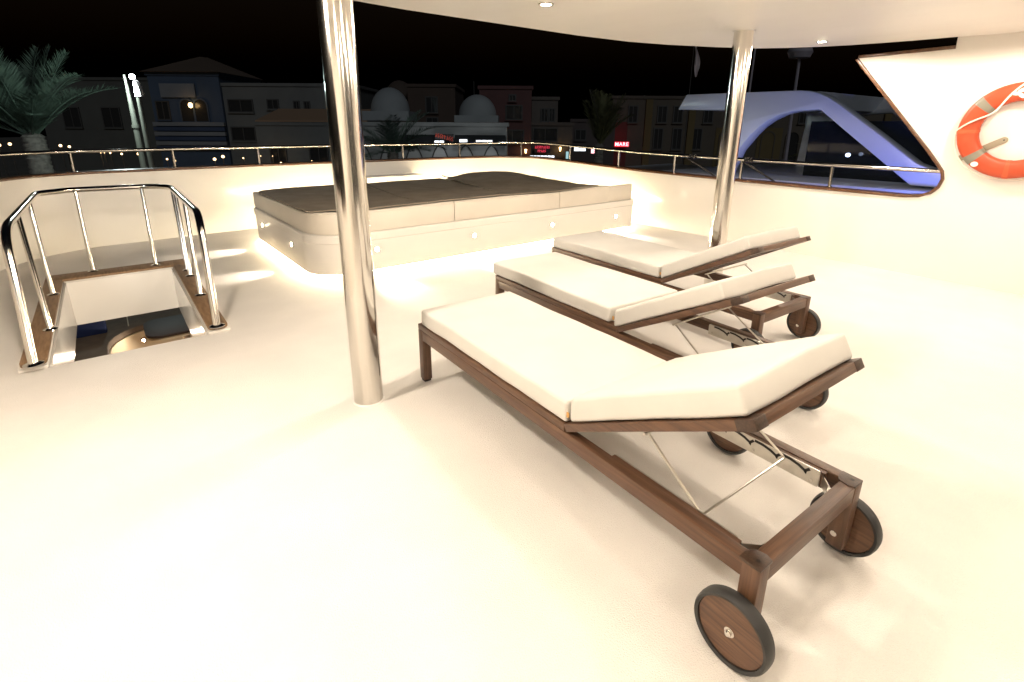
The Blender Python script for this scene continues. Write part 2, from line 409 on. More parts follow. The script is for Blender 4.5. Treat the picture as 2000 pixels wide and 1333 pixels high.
g = G(); a = shift(body, -0.066); g.add([(x, y, z) for z in (0.024, 0.040) for x, y in a], [(i, (i + 1) % nb, nb + (i + 1) % nb, nb + i) for i in range(nb)])
g.build('led_strip', led, sp, weld=False)
a = shift(body, 0.006); seq = [q for q in range(nb) if (body[q][1] > 6.96 or (body[q][0] > 5.2 and body[q][1] > 4.7))]
for p, q in zip(seq[:-1], seq[1:]):
    if Vector(a[p]).to_3d() == Vector(a[q]).to_3d(): continue
    g = G(); g.add([(a[p][0], a[p][1], 0.24), (a[q][0], a[q][1], 0.24), (a[q][0], a[q][1], 0.256), (a[p][0], a[p][1], 0.256)], [(0, 1, 2, 3)]); g.build('led_strip', led, sp, smooth=False)
for (u, v, z, d) in ((1.945, 4.612, .255, (0, -1, 0)), (3.075, 4.612, .25, (0, -1, 0)), (4.224, 4.612, .24, (0, -1, 0)), (5.39, 4.612, .225, (0, -1, 0)),
                     (1.352, 6.48, .27, (-1, 0, 0)), (1.352, 5.315, .255, (-1, 0, 0))):
    ax = 'y' if d[1] else 'x'
    b = G().lathe([(0.019, 0), (0.020, -0.005), (0.026, -0.003), (0.027, 0.006)], 20, (0, 0, 0), ax).build('step_light', chrome, sp, loc=(u + ox, v + oy, z))
    G().lathe([(0.0, -0.0055), (0.019, -0.0055)], 16, (0, 0, 0), ax).build('lens', lens, b)
    dd = Vector(d)
    lamp('bulb', 'SPOT', dd * 0.012, 30.0 if ax == 'y' else 34.0, WARM, b, dd + Vector((0, 0, -0.62)), 48, 0.7, 0.012)

# cream cushions with loose taupe covers on top
def pad_z(u, v):
    z = 0.612 + 0.006 * math.sin(3 * u + 1) * math.sin(2.2 * v) + 0.012 * noise.noise(Vector((u * 1.3, v * 1.3, 3)))
    z += 0.022 * math.exp(-((v - 4.66) / 0.16) ** 2)
    z += 0.06 * math.exp(-((u - 4.8) / 0.55) ** 4) * min(1, max(0, (v - 5.2) / 1.3)) ** 1.0
    return z
def cushion(u0, u1, v0, v1, label, r0=0.02, flap=0.0):
    t = empty('sunpad_cushion', ((u0 + u1) / 2, (v0 + v1) / 2, 0.43), 0, label, 'cushion', 'sunpad cushions')
    cx, cy = (u0 + u1) / 2, (v0 + v1) / 2; g = G()
    # outline, resampled, with skirt
    nx, ny = 26, 30; vs = []; fs = []
    U = [u0 + (u1 - u0) * (0.5 - 0.5 * math.cos(PI * i / nx)) for i in range(nx + 1)]; V = [v0 + (v1 - v0) * (0.5 - 0.5 * math.cos(PI * j / ny)) for j in range(ny + 1)]
    def warp(u, v):
        if r0 > 0.1 and u < u0 + r0 and v < v0 + r0:
            d = Vector((u - u0 - r0, v - v0 - r0)); mx = max(abs(d.x), abs(d.y))
            if d.length > 1e-6: d = d / d.length * mx
            return u0 + r0 + d.x, v0 + r0 + d.y
        return u, v
    for i, u in enumerate(U):
        for j, v in enumerate(V):
            a, b = warp(u, v); e = min(i, nx - i, j, ny - j); z = pad_z(a, b) - (0.010 if e == 0 else 0)
            vs.append((a - cx, b - cy, z - 0.43))
    W = ny + 1
    for i in range(nx):
        for j in range(ny): fs.append((i * W + j, (i + 1) * W + j, (i + 1) * W + j + 1, i * W + j + 1))
    loop = [i * W for i in range(nx + 1)] + [nx * W + j for j in range(1, ny + 1)] + [i * W + ny for i in range(nx - 1, -1, -1)] + [j for j in range(ny - 1, 0, -1)]
    base = len(vs)
    for q in loop: vs.append((vs[q][0] * 1.0, vs[q][1] * 1.0, 0.001))
    k = len(loop)
    for i in range(k): fs.append((loop[i], loop[(i + 1) % k], base + (i + 1) % k, base + i))
    fs.append(tuple(range(base + k - 1, base - 1, -1)))
    g.add(vs, fs)
    g.build('cushion_body', vinyl, t, angle=40)
    seam = [Vector((vs[q][0], vs[q][1], vs[q][2] - 0.004)) for q in loop]
    G().tube(seam, 0.0045, 6, closed=True).build('piping', vinyl, t)
    if flap: G().box(u1 - cx, u1 - cx + flap, v0 - cy, v0 - cy + 0.05, 0.001, 0.205).build('end_flap', vinyl, t, bevel=0.006)
    return t
cushion(1.385, 2.845, 4.645, 6.93, 'cream sunpad cushion at the rounded left end of the base', 0.34)
cushion(2.855, 4.362, 4.645, 6.90, 'middle cream sunpad cushion between the two front seams')
cushion(4.374, 5.26, 4.645, 6.86, 'cream sunpad cushion at the right end near the far pole', flap=0.47)
def pad_cover(a, b, v0, v1, label, r0=0.0, lift=0.0):
    """a, b: (u at the front edge, u at the back edge) of the left and right border"""
    g = G(); nx, ny = 26, 28; vs = []; fs = []
    for k, h in enumerate((0.006, 0.016)):
        for i in range(nx + 1):
            for j in range(ny + 1):
                s, q = i / nx, j / ny; v = v0 + (v1 - v0) * q
                u = (a[0] + (a[1] - a[0]) * q) * (1 - s) + (b[0] + (b[1] - b[0]) * q) * s
                if r0:
                    if u < 1.4 + r0 and v > v1 - r0: 
                        d = Vector((u - 1.4 - r0, v - v1 + r0)); mx = max(abs(d.x), abs(d.y)); d = d / max(d.length, 1e-6) * mx; u, v = 1.4 + r0 + d.x, v1 - r0 + d.y
                    if u < 1.40 + 0.2 and v < v0 + 0.2: v += 0.16 * (1 - s * 5 if s < 0.2 else 0)
                v += 0.022 * noise.noise(Vector((u * 4.0, 1.0, 2.0))) * (1 - q)
                z = pad_z(u, v) + h + 0.012 * abs(noise.noise(Vector((u * 2.2, v * 5.0, 7.7)))) + lift * math.exp(-s * 16) * q ** 2
                vs.append((u, v, z))
    W = ny + 1; N = (nx + 1) * W
    for i in range(nx):
        for j in range(ny):
            p = i * W + j; fs += [(p, p + W, p + W + 1, p + 1), (N + p, N + p + W, N + p + W + 1, N + p + 1)]
    edge = [i * W for i in range(nx + 1)] + [nx * W + j for j in range(1, ny + 1)] + [i * W + ny for i in range(nx - 1, -1, -1)] + [j for j in range(ny - 1, 0, -1)]
    for i in range(len(edge)): p, q = edge[i], edge[(i + 1) % len(edge)]; fs.append((p, q, N + q, N + p))
    g.add(vs, fs); tag(g.build('pad_cover', cover, angle=60), label, 'cover', 'taupe covers lying on the sunpad')
pad_cover((1.40, 1.40), (2.56, 2.68), 4.70, 6.93, 'taupe cover on the left end of the sunpad, behind the front pole', r0=0.25)
pad_cover((2.57, 2.69), (3.66, 3.98), 4.68, 6.90, 'taupe cover on the middle of the sunpad', lift=0.02)
pad_cover((3.67, 3.99), (5.10, 5.25), 4.68, 6.84, 'taupe cover with a raised corner and hump on the right of the sunpad', lift=0.05)

# low cabinet against the stern wall
cb = empty('low_cabinet', (3.42, 7.5, 0), 0, 'low white cabinet with flat overhanging lid against the wall behind the sunpad', 'cabinet')
G().box(-0.5, 0.43, -0.06, 0.22, 0, 0.632).build('carcass', gelcoat, cb, bevel=0.008)
G().box(-0.55, 0.55, -0.11, 0.19, 0.633, 0.652).build('lid', gelcoat, cb, bevel=0.006)
for x in (-0.03,): G().box(x - 0.002, x + 0.002, -0.0625, -0.06, 0.04, 0.6).build('door_gap', black, cb)

# ------------------------------------------------------------------ stair hatch
ht = empty('stair_hatch', ((HU0 + HU1) / 2, HV0, 0), 0, 'open stair hatch in the deck with weathered teak rim and white lined sides', 'hatch')
hx = -(HU0 + HU1) / 2; hy = -HV0
def H(g): return g
L_, R_ = HU0 + hx, HU1 + hx; F_ = HV1 + hy
g = G().box(L_ - 0.142, L_ - 0.004, -0.02, F_ + 0.25, 0.0, 0.022); g.build('coaming', gelcoat, ht, bevel=0.006)
g = G().box(R_ + 0.004, R_ + 0.142, -0.02, F_ + 0.25, 0.0, 0.022); g.build('coaming', gelcoat, ht, bevel=0.006)
G().box(L_ - 0.0035, R_ + 0.0035, F_ + 0.004, F_ + 0.25, 0.0, 0.022).build('coaming', gelcoat, ht, bevel=0.004)
G().prism(rrect(L_ - 0.135, L_ - 0.010, -0.015, F_ + 0.010, [0.055, 0.055, 0.003, 0.003], 5), 0.0225, 0.044).build('rim_board', rimteak, ht, bevel=0.003)
G().prism(rrect(R_ + 0.010, R_ + 0.135, -0.015, F_ + 0.010, [0.055, 0.055, 0.003, 0.003], 5), 0.0225, 0.044).build('rim_board', rimteak, ht, bevel=0.003)
G().box(L_ - 0.135, R_ + 0.135, F_ + 0.013, F_ + 0.24, 0.0225, 0.044).build('rim_board', rimteak, ht, bevel=0.003)
# white lining of the opening, down to the deckhead
G().box(L_ + 0.001, L_ + 0.012, 0.012, F_ - 0.012, -0.40, 0.012).build('side_lining', gelcoat, ht)
G().box(R_ - 0.012, R_ - 0.001, 0.012, F_ - 0.012, -0.40, 0.012).build('side_lining', gelcoat, ht)
G().box(L_ + 0.001, R_ - 0.001, F_ - 0.0118, F_ - 0.001, -0.40, 0.012).build('end_lining', gelcoat, ht)
G().box(L_ + 0.001, R_ - 0.001, 0.001, 0.0118, -0.40, -0.004).build('end_lining', gelcoat, ht)
cl = G().lathe([(0.0, 0.006), (0.03, 0.006), (0.034, 0.0)], 16, (0, 0, 0), 'y').build('hatch_fill_light', lens, ht, loc=(0, 0.013, -0.2))  # added lamp, hidden from the camera, to brighten the far end lining
lamp('bulb', 'SPOT', (0, 0.03, 0), 44, WARM, cl, (0, 1, 0.06), 92, 1.0, 0.03)
# staircase below
for k in range(5):
    G().box(L_ + 0.05, R_ - 0.05, -0.25 + 0.24 * k - 0.9, 0.02 + 0.24 * k - 0.9, -0.66 - 0.33 * (4 - k) + 0.0, -0.63 - 0.33 * (4 - k)).build('tread', rimteak, ht, bevel=0.004)
for x in (L_ + 0.02, R_ - 0.05):
    G().prism([(-1.2, -2.2), (-0.95, -2.2), (0.25, -0.5), (0.25, -0.3), (0.0, -0.3)], x, x + 0.03, 'x').build('stringer', gelcoat, ht)

# handrail around the hatch
hr = empty('hatch_handrail', ((HU0 + HU1) / 2, HV0, 0.044), 0, 'polished steel handrail bent around three sides of the stair hatch', 'handrail')
hz = 0.80 - 0.044
path = [(-0.53 + hx, -0.03, 0.0), (-0.535 + hx, 0.27, hz * 0.93), (-0.537 + hx, 0.47, hz), (-0.525 + hx, F_ + 0.22, hz), (-0.30 + hx, F_ + 0.40, hz), (0.36 + hx, F_ + 0.34, hz), (0.49 + hx, F_ + 0.12, hz),
        (0.475 + hx, 0.36, hz), (0.465 + hx, 0.22, hz * 0.9), (0.435 + hx, 0.0, 0.0)]
G().tube(fillet(path, 0.10, 8), 0.025, 16).build('top_rail', chrome, hr)
for (u, v) in ((-0.53, 3.9), (0.435, 3.93)):
    G().lathe([(0.050, 0.0), (0.050, 0.005), (0.029, 0.014)], 20, (u + hx, v + hy, 0)).build('flange', chrome, hr)
for (u, v, uu, vv) in ((-0.485, 4.55, -0.535, 4.95), (-0.515, 5.52, -0.53, 5.72), (-0.255, 6.21, -0.25, 6.365), (0.24, 6.12, 0.26, 6.32), (0.463, 5.48, 0.485, 5.75), (0.45, 4.78, 0.48, 5.05), (0.468, 5.72, 0.487, 6.0)):
    G().tube([(u + hx, v + hy, 0.0), (uu + hx, vv + hy, hz - 0.015)], 0.0165, 12).build('baluster', chrome, hr)
    G().lathe([(0.042, 0.0), (0.042, 0.004), (0.021, 0.012)], 18, (u + hx, v + hy, 0)).build('flange', chrome, hr)

# lower deck seen through the hatch
tag(G().box(-3, 8, -3, 14, -2.3, -2.2).build('lower_deck', mat('lower_deck_teak', (0.45, 0.29, 0.17), 0.35, var=0.25, vscale=3, stretch=(8, 0.5, 1))), kind='structure')
sf = empty('lower_deck_sofa', (0.2, 10.2, -2.2), 0, 'taupe curved sofa with cream edge on the lower deck, seen through the hatch', 'sofa')
def off2(pl): return [(a - 0.2, b - 10.2) for a, b in pl]
front = [(-0.40, 8.3), (-0.40, 9.1)] + [(-0.40 + 0.75 * (1 - math.cos(R(a))), 9.1 + 0.8 * math.sin(R(a))) for a in range(15, 91, 15)] + [(2.4, 9.9)]
seat = front + [(2.4, 11.0), (-1.5, 11.0), (-1.5, 8.3)]
fab = mat('sofa_fabric', (0.16, 0.12, 0.085), 0.8, var=0.2, vscale=8); crm = mat('sofa_cream', (0.62, 0.52, 0.36), 0.6)
G().prism(off2(seat), 0.0, 0.36).build('plinth', crm, sf)
G().prism(off2([(a - 0.015, b + 0.015) for a, b in front] + [(2.4, 11.0), (-1.5, 11.0), (-1.5, 8.3)]), 0.361, 0.46).build('seat_cushion', fab, sf, bevel=0.02)
G().box(-1.7, 2.2, 0.80, 1.05, 0.36, 0.95).build('backrest', fab, sf, bevel=0.04)
G().box(-1.7, -1.45, -1.9, 0.79, 0.36, 0.95).build('backrest', fab, sf, bevel=0.04)
G().box(-0.34, -0.325, -0.3, 0.79, 0.4605, 0.468).build('seam', crm, sf)
tag(G().prism(rrect(-0.22, 0.22, -0.06, 0.06, 0.03), -0.2, 0.2).build('blue_pillow', mat('blue_fabric', (0.003, 0.012, 0.06), 0.8), loc=(-0.62, 9.8, -1.54), bevel=0.03), 'small blue pillow on the lower deck sofa', 'pillow')
tb = empty('lower_deck_table', (0.55, 8.85, -2.2), 0, 'dark rounded table with pale edge on the lower deck, seen through the hatch', 'table')
G().prism(rrect(-0.5, 0.7, -0.42, 0.42, 0.2), 0.66, 0.70).build('table_top', mat('dark_gloss_wood', (0.022, 0.011, 0.007), 0.6), tb, bevel=0.006)
G().prism(rrect(-0.48, 0.68, -0.40, 0.40, 0.19), 0.62, 0.659).build('table_edge', crm, tb)
G().lathe([(0.2, 0.0), (0.2, 0.02), (0.05, 0.04), (0.05, 0.62)], 20).build('pedestal', chrome, tb)
fl = empty('sofa_light', (0.02, 9.42, -1.86), 0, 'small bright round light below the lower deck sofa edge', 'light')
G().lathe([(0.018, 0.02), (0.022, -0.012), (0.030, -0.010), (0.032, 0.03)], 18, (0, 0, 0), 'y').build('bezel', chrome, fl)
G().lathe([(0.0, -0.013), (0.019, -0.013)], 18, (0, 0, 0), 'y').build('lens', mat('sofa_lens', (1, 1, 1), 0.5, emit=(1, 0.85, 0.6), es=60), fl)
lamp('bulb', 'POINT', (0, -0.05, 0), 9, WARM, fl, radius=0.02)

t = empty('lower_deck_fill_light', (0.3, 7.6, -0.34), 0, 'unseen fill light added to brighten the lower deck', 'ceiling light')
G().lathe([(0.0, -0.004), (0.034, -0.004), (0.045, 0.0)], 20).build('lens', bigl, t); lamp('bulb', 'SPOT', (0, 0, -0.01), 80, WARM, t, (0, 0.5, -1), 140, 1.0, 0.03)  # out-of-view lamp added so the sofa below is not black

# ------------------------------------------------------------------ sun loungers
LL, LW, LH = 2.007, 0.6125, 0.316
HX, BL, BA = 1.248, 0.787, R(28.4)
def make_lounger():
    t = empty('sun_lounger')
    P = 0.05
    for y0, sgn in ((0, 1), (LW - 0.042, -1)):
        G().box(P, LL - P, y0, y0 + 0.042, 0.260, LH).build('side_rail', wood_x, t, bevel=0.0025)
    for y0 in (0, LW - P):
        g = G(); g.prism([(0, y0), (P, y0), (P, y0 + P), (0, y0 + P)], 0.014, LH - 0.0005); g.build('leg', wood_z, t, bevel=0.003)
        G().prism([(0.004, y0 + 0.004), (P - 0.004, y0 + 0.004), (P - 0.004, y0 + P - 0.004), (0.004, y0 + P - 0.004)], 0.0, 0.0145).build('leg_glide', black, t, bevel=0.004)
    for y0, o in ((0, 0), (LW - P, 1)):
        if not o: pl = [(LL - 0.062, 0), (LL, 0), (LL, 0.058), (LL - 0.02, 0.066), (LL - 0.05, 0.058), (LL - 0.062, 0.03)]
        else: pl = [(LL - 0.062, LW), (LL - 0.062, LW - 0.03), (LL - 0.05, LW - 0.058), (LL - 0.02, LW - 0.066), (LL, LW - 0.058), (LL, LW)]
        G().prism([(LL - P - 0.002, y0), (LL, y0), (LL, y0 + P), (LL - P - 0.002, y0 + P)], 0.06, LH - 0.008).build('wheel_post', wood_z, t, bevel=0.0025)
        cp = G().prism(pl, LH - 0.0075, LH + 0.001).build('post_cap', wood_end, t, bevel=0.0015)
        yy = y0 + P / 2
        G().lathe([(0.0, LH + 0.002), (0.006, LH + 0.002)], 10, (LL - 0.022, yy, 0)).build('peg_hole', black, cp)
    for x0, x1 in ((0.004, 0.046), (LL - 0.046, LL - 0.002)):
        G().box(x0, x1, P + 0.0005, LW - P - 0.0005, 0.250, LH - 0.002).build('end_beam', wood_y, t, bevel=0.0025)
    # seat frame on the rails
    for y0 in (0.0, LW - 0.06): G().box(0.001, HX - 0.012, y0, y0 + 0.06, LH + 0.0015, LH + 0.0315).build('seat_stile', wood_x, t, bevel=0.002)
    for k in range(9): x = 0.004 + k * 0.146; G().box(x, x + 0.06, 0.0605, LW - 0.0605, LH + 0.006, LH + 0.028).build('seat_slat', wood_y, t)
    # backrest, built flat then turned about the hinge
    M = Matrix.Translation((HX, 0, LH + 0.004)) @ Matrix.Rotation(-BA, 4, 'Y')
    def B(g): g.v = [tuple(M @ Vector(p)) for p in g.v]; return g
    for y0 in (0.0, LW - 0.055): B(G().box(0, BL - 0.056, y0, y0 + 0.055, 0, 0.030)).build('backrest_stile', wood_x, t, bevel=0.002)
    B(G().box(BL - 0.0555, BL, 0.0, LW, 0, 0.030)).build('backrest_top', wood_y, t, bevel=0.002)
    for y0 in (0.0, LW - 0.05): B(G().box(BL - 0.056, BL + 0.001, y0 - 0.0015, y0 + 0.0515, -0.001, 0.0308)).build('corner_block', wood_end, t, bevel=0.0015)
    for k in range(5): x = 0.03 + k * 0.14; B(G().box(x, x + 0.06, 0.0555, LW - 0.0555, 0.005, 0.026)).build('backrest_slat', wood_y, t)
    # canvas cushions
    g = G(); pillow(g, 0.028, HX - 0.008, 0.006, LW - 0.004, LH + 0.033, LH + 0.120, 0.014, 18, 8, 0.004, 3.0, 0.004); g.build('seat_cushion', canvas, t, angle=80)
    g = G(); pillow(g, 0.012, BL - 0.018, 0.004, LW + 0.002, 0.033, 0.121, 0.016, 14, 8, 0.005, 9.0, 0.004); 
    g.v = [(p[0] + max(0.0, 1 - (p[0] - 0.012) / 0.25) * (0.018 + 0.05 * (p[2] - 0.033) / 0.094), p[1], p[2]) for p in g.v]
    B(g).build('back_cushion', canvas, t, angle=80)
    tab = G().box(HX - 0.009, HX + 0.003, 0.008, 0.012, LH + 0.062, LH + 0.082); tab.build('zip_tab', brass, t)
    # wheels outside the posts
    Rw, xw = 0.11, LL - 0.032
    for ys, d in ((-0.008, -1), (LW + 0.008, 1)):
        w = empty('wheel', (xw, ys, Rw)); w.parent = t
        y0, y1 = (-0.044, 0.0) if d < 0 else (0.0, 0.044)
        yi, yo = (y1, y0) if d < 0 else (y0, y1)
        prof = [(Rw - 0.014, y0 + 0.003), (Rw - 0.005, y0), (Rw - 0.0012, y0 + 0.007), (Rw, (y0 + y1) / 2), (Rw - 0.0012, y1 - 0.007), (Rw - 0.005, y1), (Rw - 0.014, y1 - 0.003), (Rw - 0.014, y0 + 0.003)]
        tg = G().lathe(prof, 56, (0, 0, 0), 'y'); tg.f = [f for f in tg.f if len(f) == 4]; tg.build('tyre', rubber, w, angle=50)
        G().lathe([(0.0, y0 + 0.008), (Rw - 0.016, y0 + 0.008), (Rw - 0.0145, y0 + 0.010), (Rw - 0.0145, y1 - 0.010), (Rw - 0.016, y1 - 0.008), (0.0, y1 - 0.008)], 56, (0, 0, 0), 'y').build('wheel_disc', wheelwood, w)
        s = -1 if d < 0 else 1
        yb = yo - s * 0.007
        G().lathe([(0.0145, yb), (0.0145, yb + s * 0.002), (0.009, yb + s * 0.003), (0.0095, yb + s * 0.010), (0.006, yb + s * 0.013), (0.0, yb + s * 0.0135)], 16, (0, 0, 0), 'y').build('hub_nut', chrome, w)
    for ys, s in ((P, 1), (LW - P, -1)):
        G().lathe([(0.011, ys), (0.010, ys + s * 0.004), (0.0, ys + s * 0.007)], 14, (xw, 0, Rw), 'y').build('axle_bolt', chrome, t)
    # ratchet plates on the inner faces of the rails, with slots
    for yf, s in ((0.042, 1), (LW - 0.042, -1)):
        pl = G().prism(rrect(1.44, 1.905, 0.252, 0.3135, 0.006, 3), yf + s * 0.018, yf + s * 0.022, 'y').build('ratchet_plate', steel, t)
        G().box(1.44, 1.918, min(yf, yf + s * 0.0178), max(yf, yf + s * 0.0178), 0.254, 0.312).build('plate_spacer', wood_x, t)
        for x in (1.465, 1.675, 1.882): G().lathe([(0.006, yf + s * 0.022), (0.005, yf + s * 0.0245), (0, yf + s * 0.025)], 10, (x, 0, 0.267), 'y').build('screw', chrome, pl)
        for k in range(4):
            x = 1.475 + 0.10 * k; pts = [(x, yf + s * 0.0222, 0.302), (x + 0.03, yf + s * 0.0222, 0.3015), (x + 0.06, yf + s * 0.0222, 0.295), (x + 0.085, yf + s * 0.0222, 0.284), (x + 0.088, yf + s * 0.0222, 0.279), (x + 0.089, yf + s * 0.0222, 0.290), (x + 0.10, yf + s * 0.0222, 0.301)]
            g = G(); bar(g, pts, [(0, 1, 0)] * len(pts), 0.0008 * s, 0.010); g.build('slot', black, pl)
    # corner brackets behind the wheel posts
    for sy, y in ((1, 0.045), (-1, LW - 0.045)):
        g = G(); bar(g, [(LL - 0.15, y + 0.001 * sy, LH - 0.055), (LL - 0.105, y + 0.001 * sy, LH - 0.055), (LL - 0.056, y + sy * 0.055, LH - 0.055), (LL - 0.050, y + sy * 0.085, LH - 0.055)], [(0, 0, 1)] * 4, 0.042, 0.003)
        g.build('corner_bracket', steel, t)
        g = G().lathe([(0.0045, 0), (0.0045, 0.004), (0, 0.006)], 8, (LL - 0.13, y + 0.002 * sy, LH - 0.035), 'y'); g.build('screw', chrome, t)
    # prop that holds the backrest up: one bent rod
    G().tube(fillet([(1.555, 0.082, 0.452), (1.787, 0.066, 0.300), (1.787, LW - 0.066, 0.300), (1.555, LW - 0.082, 0.452)], 0.012, 4), 0.0042, 8).build('prop_rod', steel, t)
    G().tube([(1.555, 0.06, 0.455), (1.555, LW - 0.06, 0.455)], 0.005, 8).build('prop_pivot', steel, t)
    return t
lo = make_lounger()
spots = [(1.234, 2.433, -92.26, 'nearest lounger, at the front of the row of three, empty cream cushion and raised backrest'),
         (2.150, 2.954, -93.23, 'middle lounger of the row, with brightly lit cushion overhanging its foot end'),
         (3.101, 3.379, -92.95, 'farthest lounger of the row, just in front of the far pole')]
for i, (u, v, a, l) in enumerate(spots):
    o = lo if i == 0 else copy_tree(lo)
    o.location = (u, v, 0); o.rotation_euler = (0, 0, R(a)); tag(o, l, 'sun lounger', 'wooden sun loungers on the deck')
    if i:
        for ch in kids(o):
            if ch.name.startswith('seat_cushion'): ch.location = (-0.075 if i == 1 else -0.03, 0.0, 0)
            if ch.name.startswith('back_cushion'): ch.location = (-0.062 * math.cos(BA), 0.0, -0.062 * math.sin(BA)) if i == 1 else (-0.03, 0, -0.015)
            if ch.name.startswith('zip_tab'): ch.location = (-0.05 if i == 1 else -0.02, 0, 0)

# ------------------------------------------------------------------ lifebuoy on the side wall
RC = Vector((6.2 - TILT * 1.385 - 0.062, 0.917, 1.385)); TA = math.atan(TILT)
rg = empty('lifebuoy', RC, 0, 'orange lifebuoy with grey bands and white rope hung on the right wall', 'lifebuoy')
rg.rotation_euler = (0, -TA, 0)
# ring plane is local y (v), z ; axis local x (pointing outboard)
def ringpt(a, rr, x): return (x, rr * math.cos(a), rr * math.sin(a))
def ring(g, a0, a1, rm, hw, ht_, n=64, m=16, closed=True):
    vs = []; fs = []
    for i in range(n if closed else n + 1):
        a = a0 + (a1 - a0) * i / n
        for k in range(m):
            b = 2 * PI * k / m; c, s_ = math.cos(b), math.sin(b)
            e = 0.62; rr = rm + hw * math.copysign(abs(c) ** e, c); x = ht_ * math.copysign(abs(s_) ** e, s_)
            vs.append(ringpt(a, rr, x))
    N = n
    for i in range(N):
        j = (i + 1) % n if closed else i + 1
        for k in range(m): fs.append((i * m + k, i * m + (k + 1) % m, j * m + (k + 1) % m, j * m + k))
    g.add(vs, fs)
g = G(); ring(g, 0, 2 * PI, 0.311, 0.074, 0.048); g.build('buoy_ring', orange, rg, angle=60)
for c in (42, 138, 222, 318):
    g = G(); ring(g, R(c - 5.5), R(c + 5.5), 0.311, 0.0755, 0.0495, n=6, closed=False); g.build('reflective_band', greytape, rg, angle=60)
def ropepath(a0, a1, front):
    pts = []
    for i in range(15):
        q = i / 14; a = R(a0 + (a1 - a0) * q); w = math.sin(PI * q)
        if front: pts.append(ringpt(a, 0.39 - 0.165 * w, -0.02 - 0.055 * w ** 0.35))
        else: pts.append(ringpt(a, 0.392 + 0.018 * w, -0.005 - 0.01 * w))
    return pts
for (a0, a1, f) in ((0, 90, True), (0, -90, False), (90, 180, False), (180, 270, False)):
    G().tube(ropepath(a0, a1, f), 0.0075, 8).build('grab_rope', rope_m, rg)
for a in (0, 90, 180, 270):
    g = G(); ring(g, R(a - 3), R(a + 3), 0.311, 0.077, 0.051, n=4, closed=False); g.build('rope_loop', mat('orange_tape', (0.55, 0.09, 0.03), 0.5) if a == 0 else bpy.data.materials['orange_tape'], rg, angle=60)
# white painted marks
def mark(a, rr, ln, wd, rot):
    p = Vector(ringpt(R(a), rr, -0.0495)); pts = []
    for k in range(16):
        b = 2 * PI * k / 16; q = Vector((0, ln * math.cos(b), wd * math.sin(b))); q.rotate(Matrix.Rotation(R(rot), 3, 'X')); pts.append(p + q)
    g = G(); g.add(pts + [q + Vector((-0.0015, 0, 0)) for q in pts], [tuple(range(16)), tuple(range(31, 15, -1))] + [(i, (i + 1) % 16, 16 + (i + 1) % 16, 16 + i) for i in range(16)])
    g.build('white_mark', white, rg)
mark(86, 0.325, 0.030, 0.014, -30); mark(86, 0.285, 0.028, 0.014, 40); mark(79, 0.305, 0.028, 0.014, 8)
mark(-52, 0.345, 0.026, 0.022, 0)
hb = empty('lifebuoy_holder', (6.2 - TILT * 1.2, 0.917, 1.2), 0, 'pair of grey slanted holder arms on the wall inside the lifebuoy', 'holder'); hb.rotation_euler = (0, -TA, 0)
for s in (1, -1):
    g = G(); pl = arc(0.0, 0.0, 0.026, -90, 90, 8) + arc(-0.30, 0.0, 0.026, 90, 270, 8)
    rot = Matrix.Rotation(R(28) * -s, 2) if s > 0 else Matrix.Rotation(R(28), 2)
    pl = [(Vector((p[0] if s < 0 else -p[0], p[1]))) for p in pl]
    A = R(-32) if s > 0 else R(32)
    pl = [(p.x * math.cos(A) - p.y * math.sin(A), p.x * math.sin(A) + p.y * math.cos(A)) for p in pl]
    pl = [(a + s * 0.075, b + 0.115) for a, b in pl]
    g.prism(pl, -0.012, -0.001, 'x'); ar = g.build('holder_arm', olive, hb, bevel=0.003)
    G().lathe([(0.0, -0.0135), (0.006, -0.0125)], 10, (0, s * 0.075, 0.115), 'x').build('screw', black, ar)

# ------------------------------------------------------------------ neighbouring yacht, moored alongside
ny_ = empty('neighbour_yacht', (9.0, 4.0, -1.0), 0, 'neighbouring white yacht in blue light with swept arch and hardtop, beyond the right rail', 'yacht')
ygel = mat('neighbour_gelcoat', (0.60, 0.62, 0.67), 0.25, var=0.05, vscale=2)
arch = [(6.3, 1.71), (5.3, 1.69), (5.27, 1.35), (5.22, 0.95), (5.20, 0.56), (4.90, 0.57), (4.95, 0.95), (4.80, 1.26), (4.66, 1.40), (4.51, 1.51), (4.32, 1.60), (4.12, 1.65), (3.73, 1.67), (2.35, 0.62), (1.0, 0.60), (-3, 0.58), (-3, 0.80), (1.2, 0.76),
        (1.97, 0.80), (2.32, 0.92), (2.83, 1.29), (3.45, 1.73), (3.62, 1.84), (3.77, 1.91), (3.92, 1.95), (4.08, 1.965), (5.03, 1.972), (6.16, 1.98)]
arch = [(6.3, 1.71), (5.2, 1.69), (4.92, 1.685)] + []  # replaced below
arch = [(6.32, 1.71), (5.32, 1.69), (5.30, 1.40), (5.36, 0.53), (5.16, 0.55), (4.99, 0.99), (4.79, 1.26), (4.66, 1.40), (4.51, 1.51), (4.32, 1.60), (4.12, 1.65), (3.73, 1.67), (2.35, 0.62), (1.0, 0.60), (-3, 0.58), (-3, 0.80), (1.2, 0.76),
        (1.97, 0.80), (2.32, 0.92), (2.83, 1.29), (3.45, 1.73), (3.62, 1.84), (3.77, 1.91), (3.92, 1.95), (4.08, 1.965), (5.03, 1.972), (6.16, 1.98)]
al = [(a - 4.0, b + 1.0) for a, b in arch]
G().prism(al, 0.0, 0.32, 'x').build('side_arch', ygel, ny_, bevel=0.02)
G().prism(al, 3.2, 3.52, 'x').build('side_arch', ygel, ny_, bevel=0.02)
G().prism([(2.30, 2.712), (2.16, 2.968), (-0.1, 2.955), (0.05, 2.70)], 0.325, 3.195, 'x').build('hardtop', ygel, ny_)
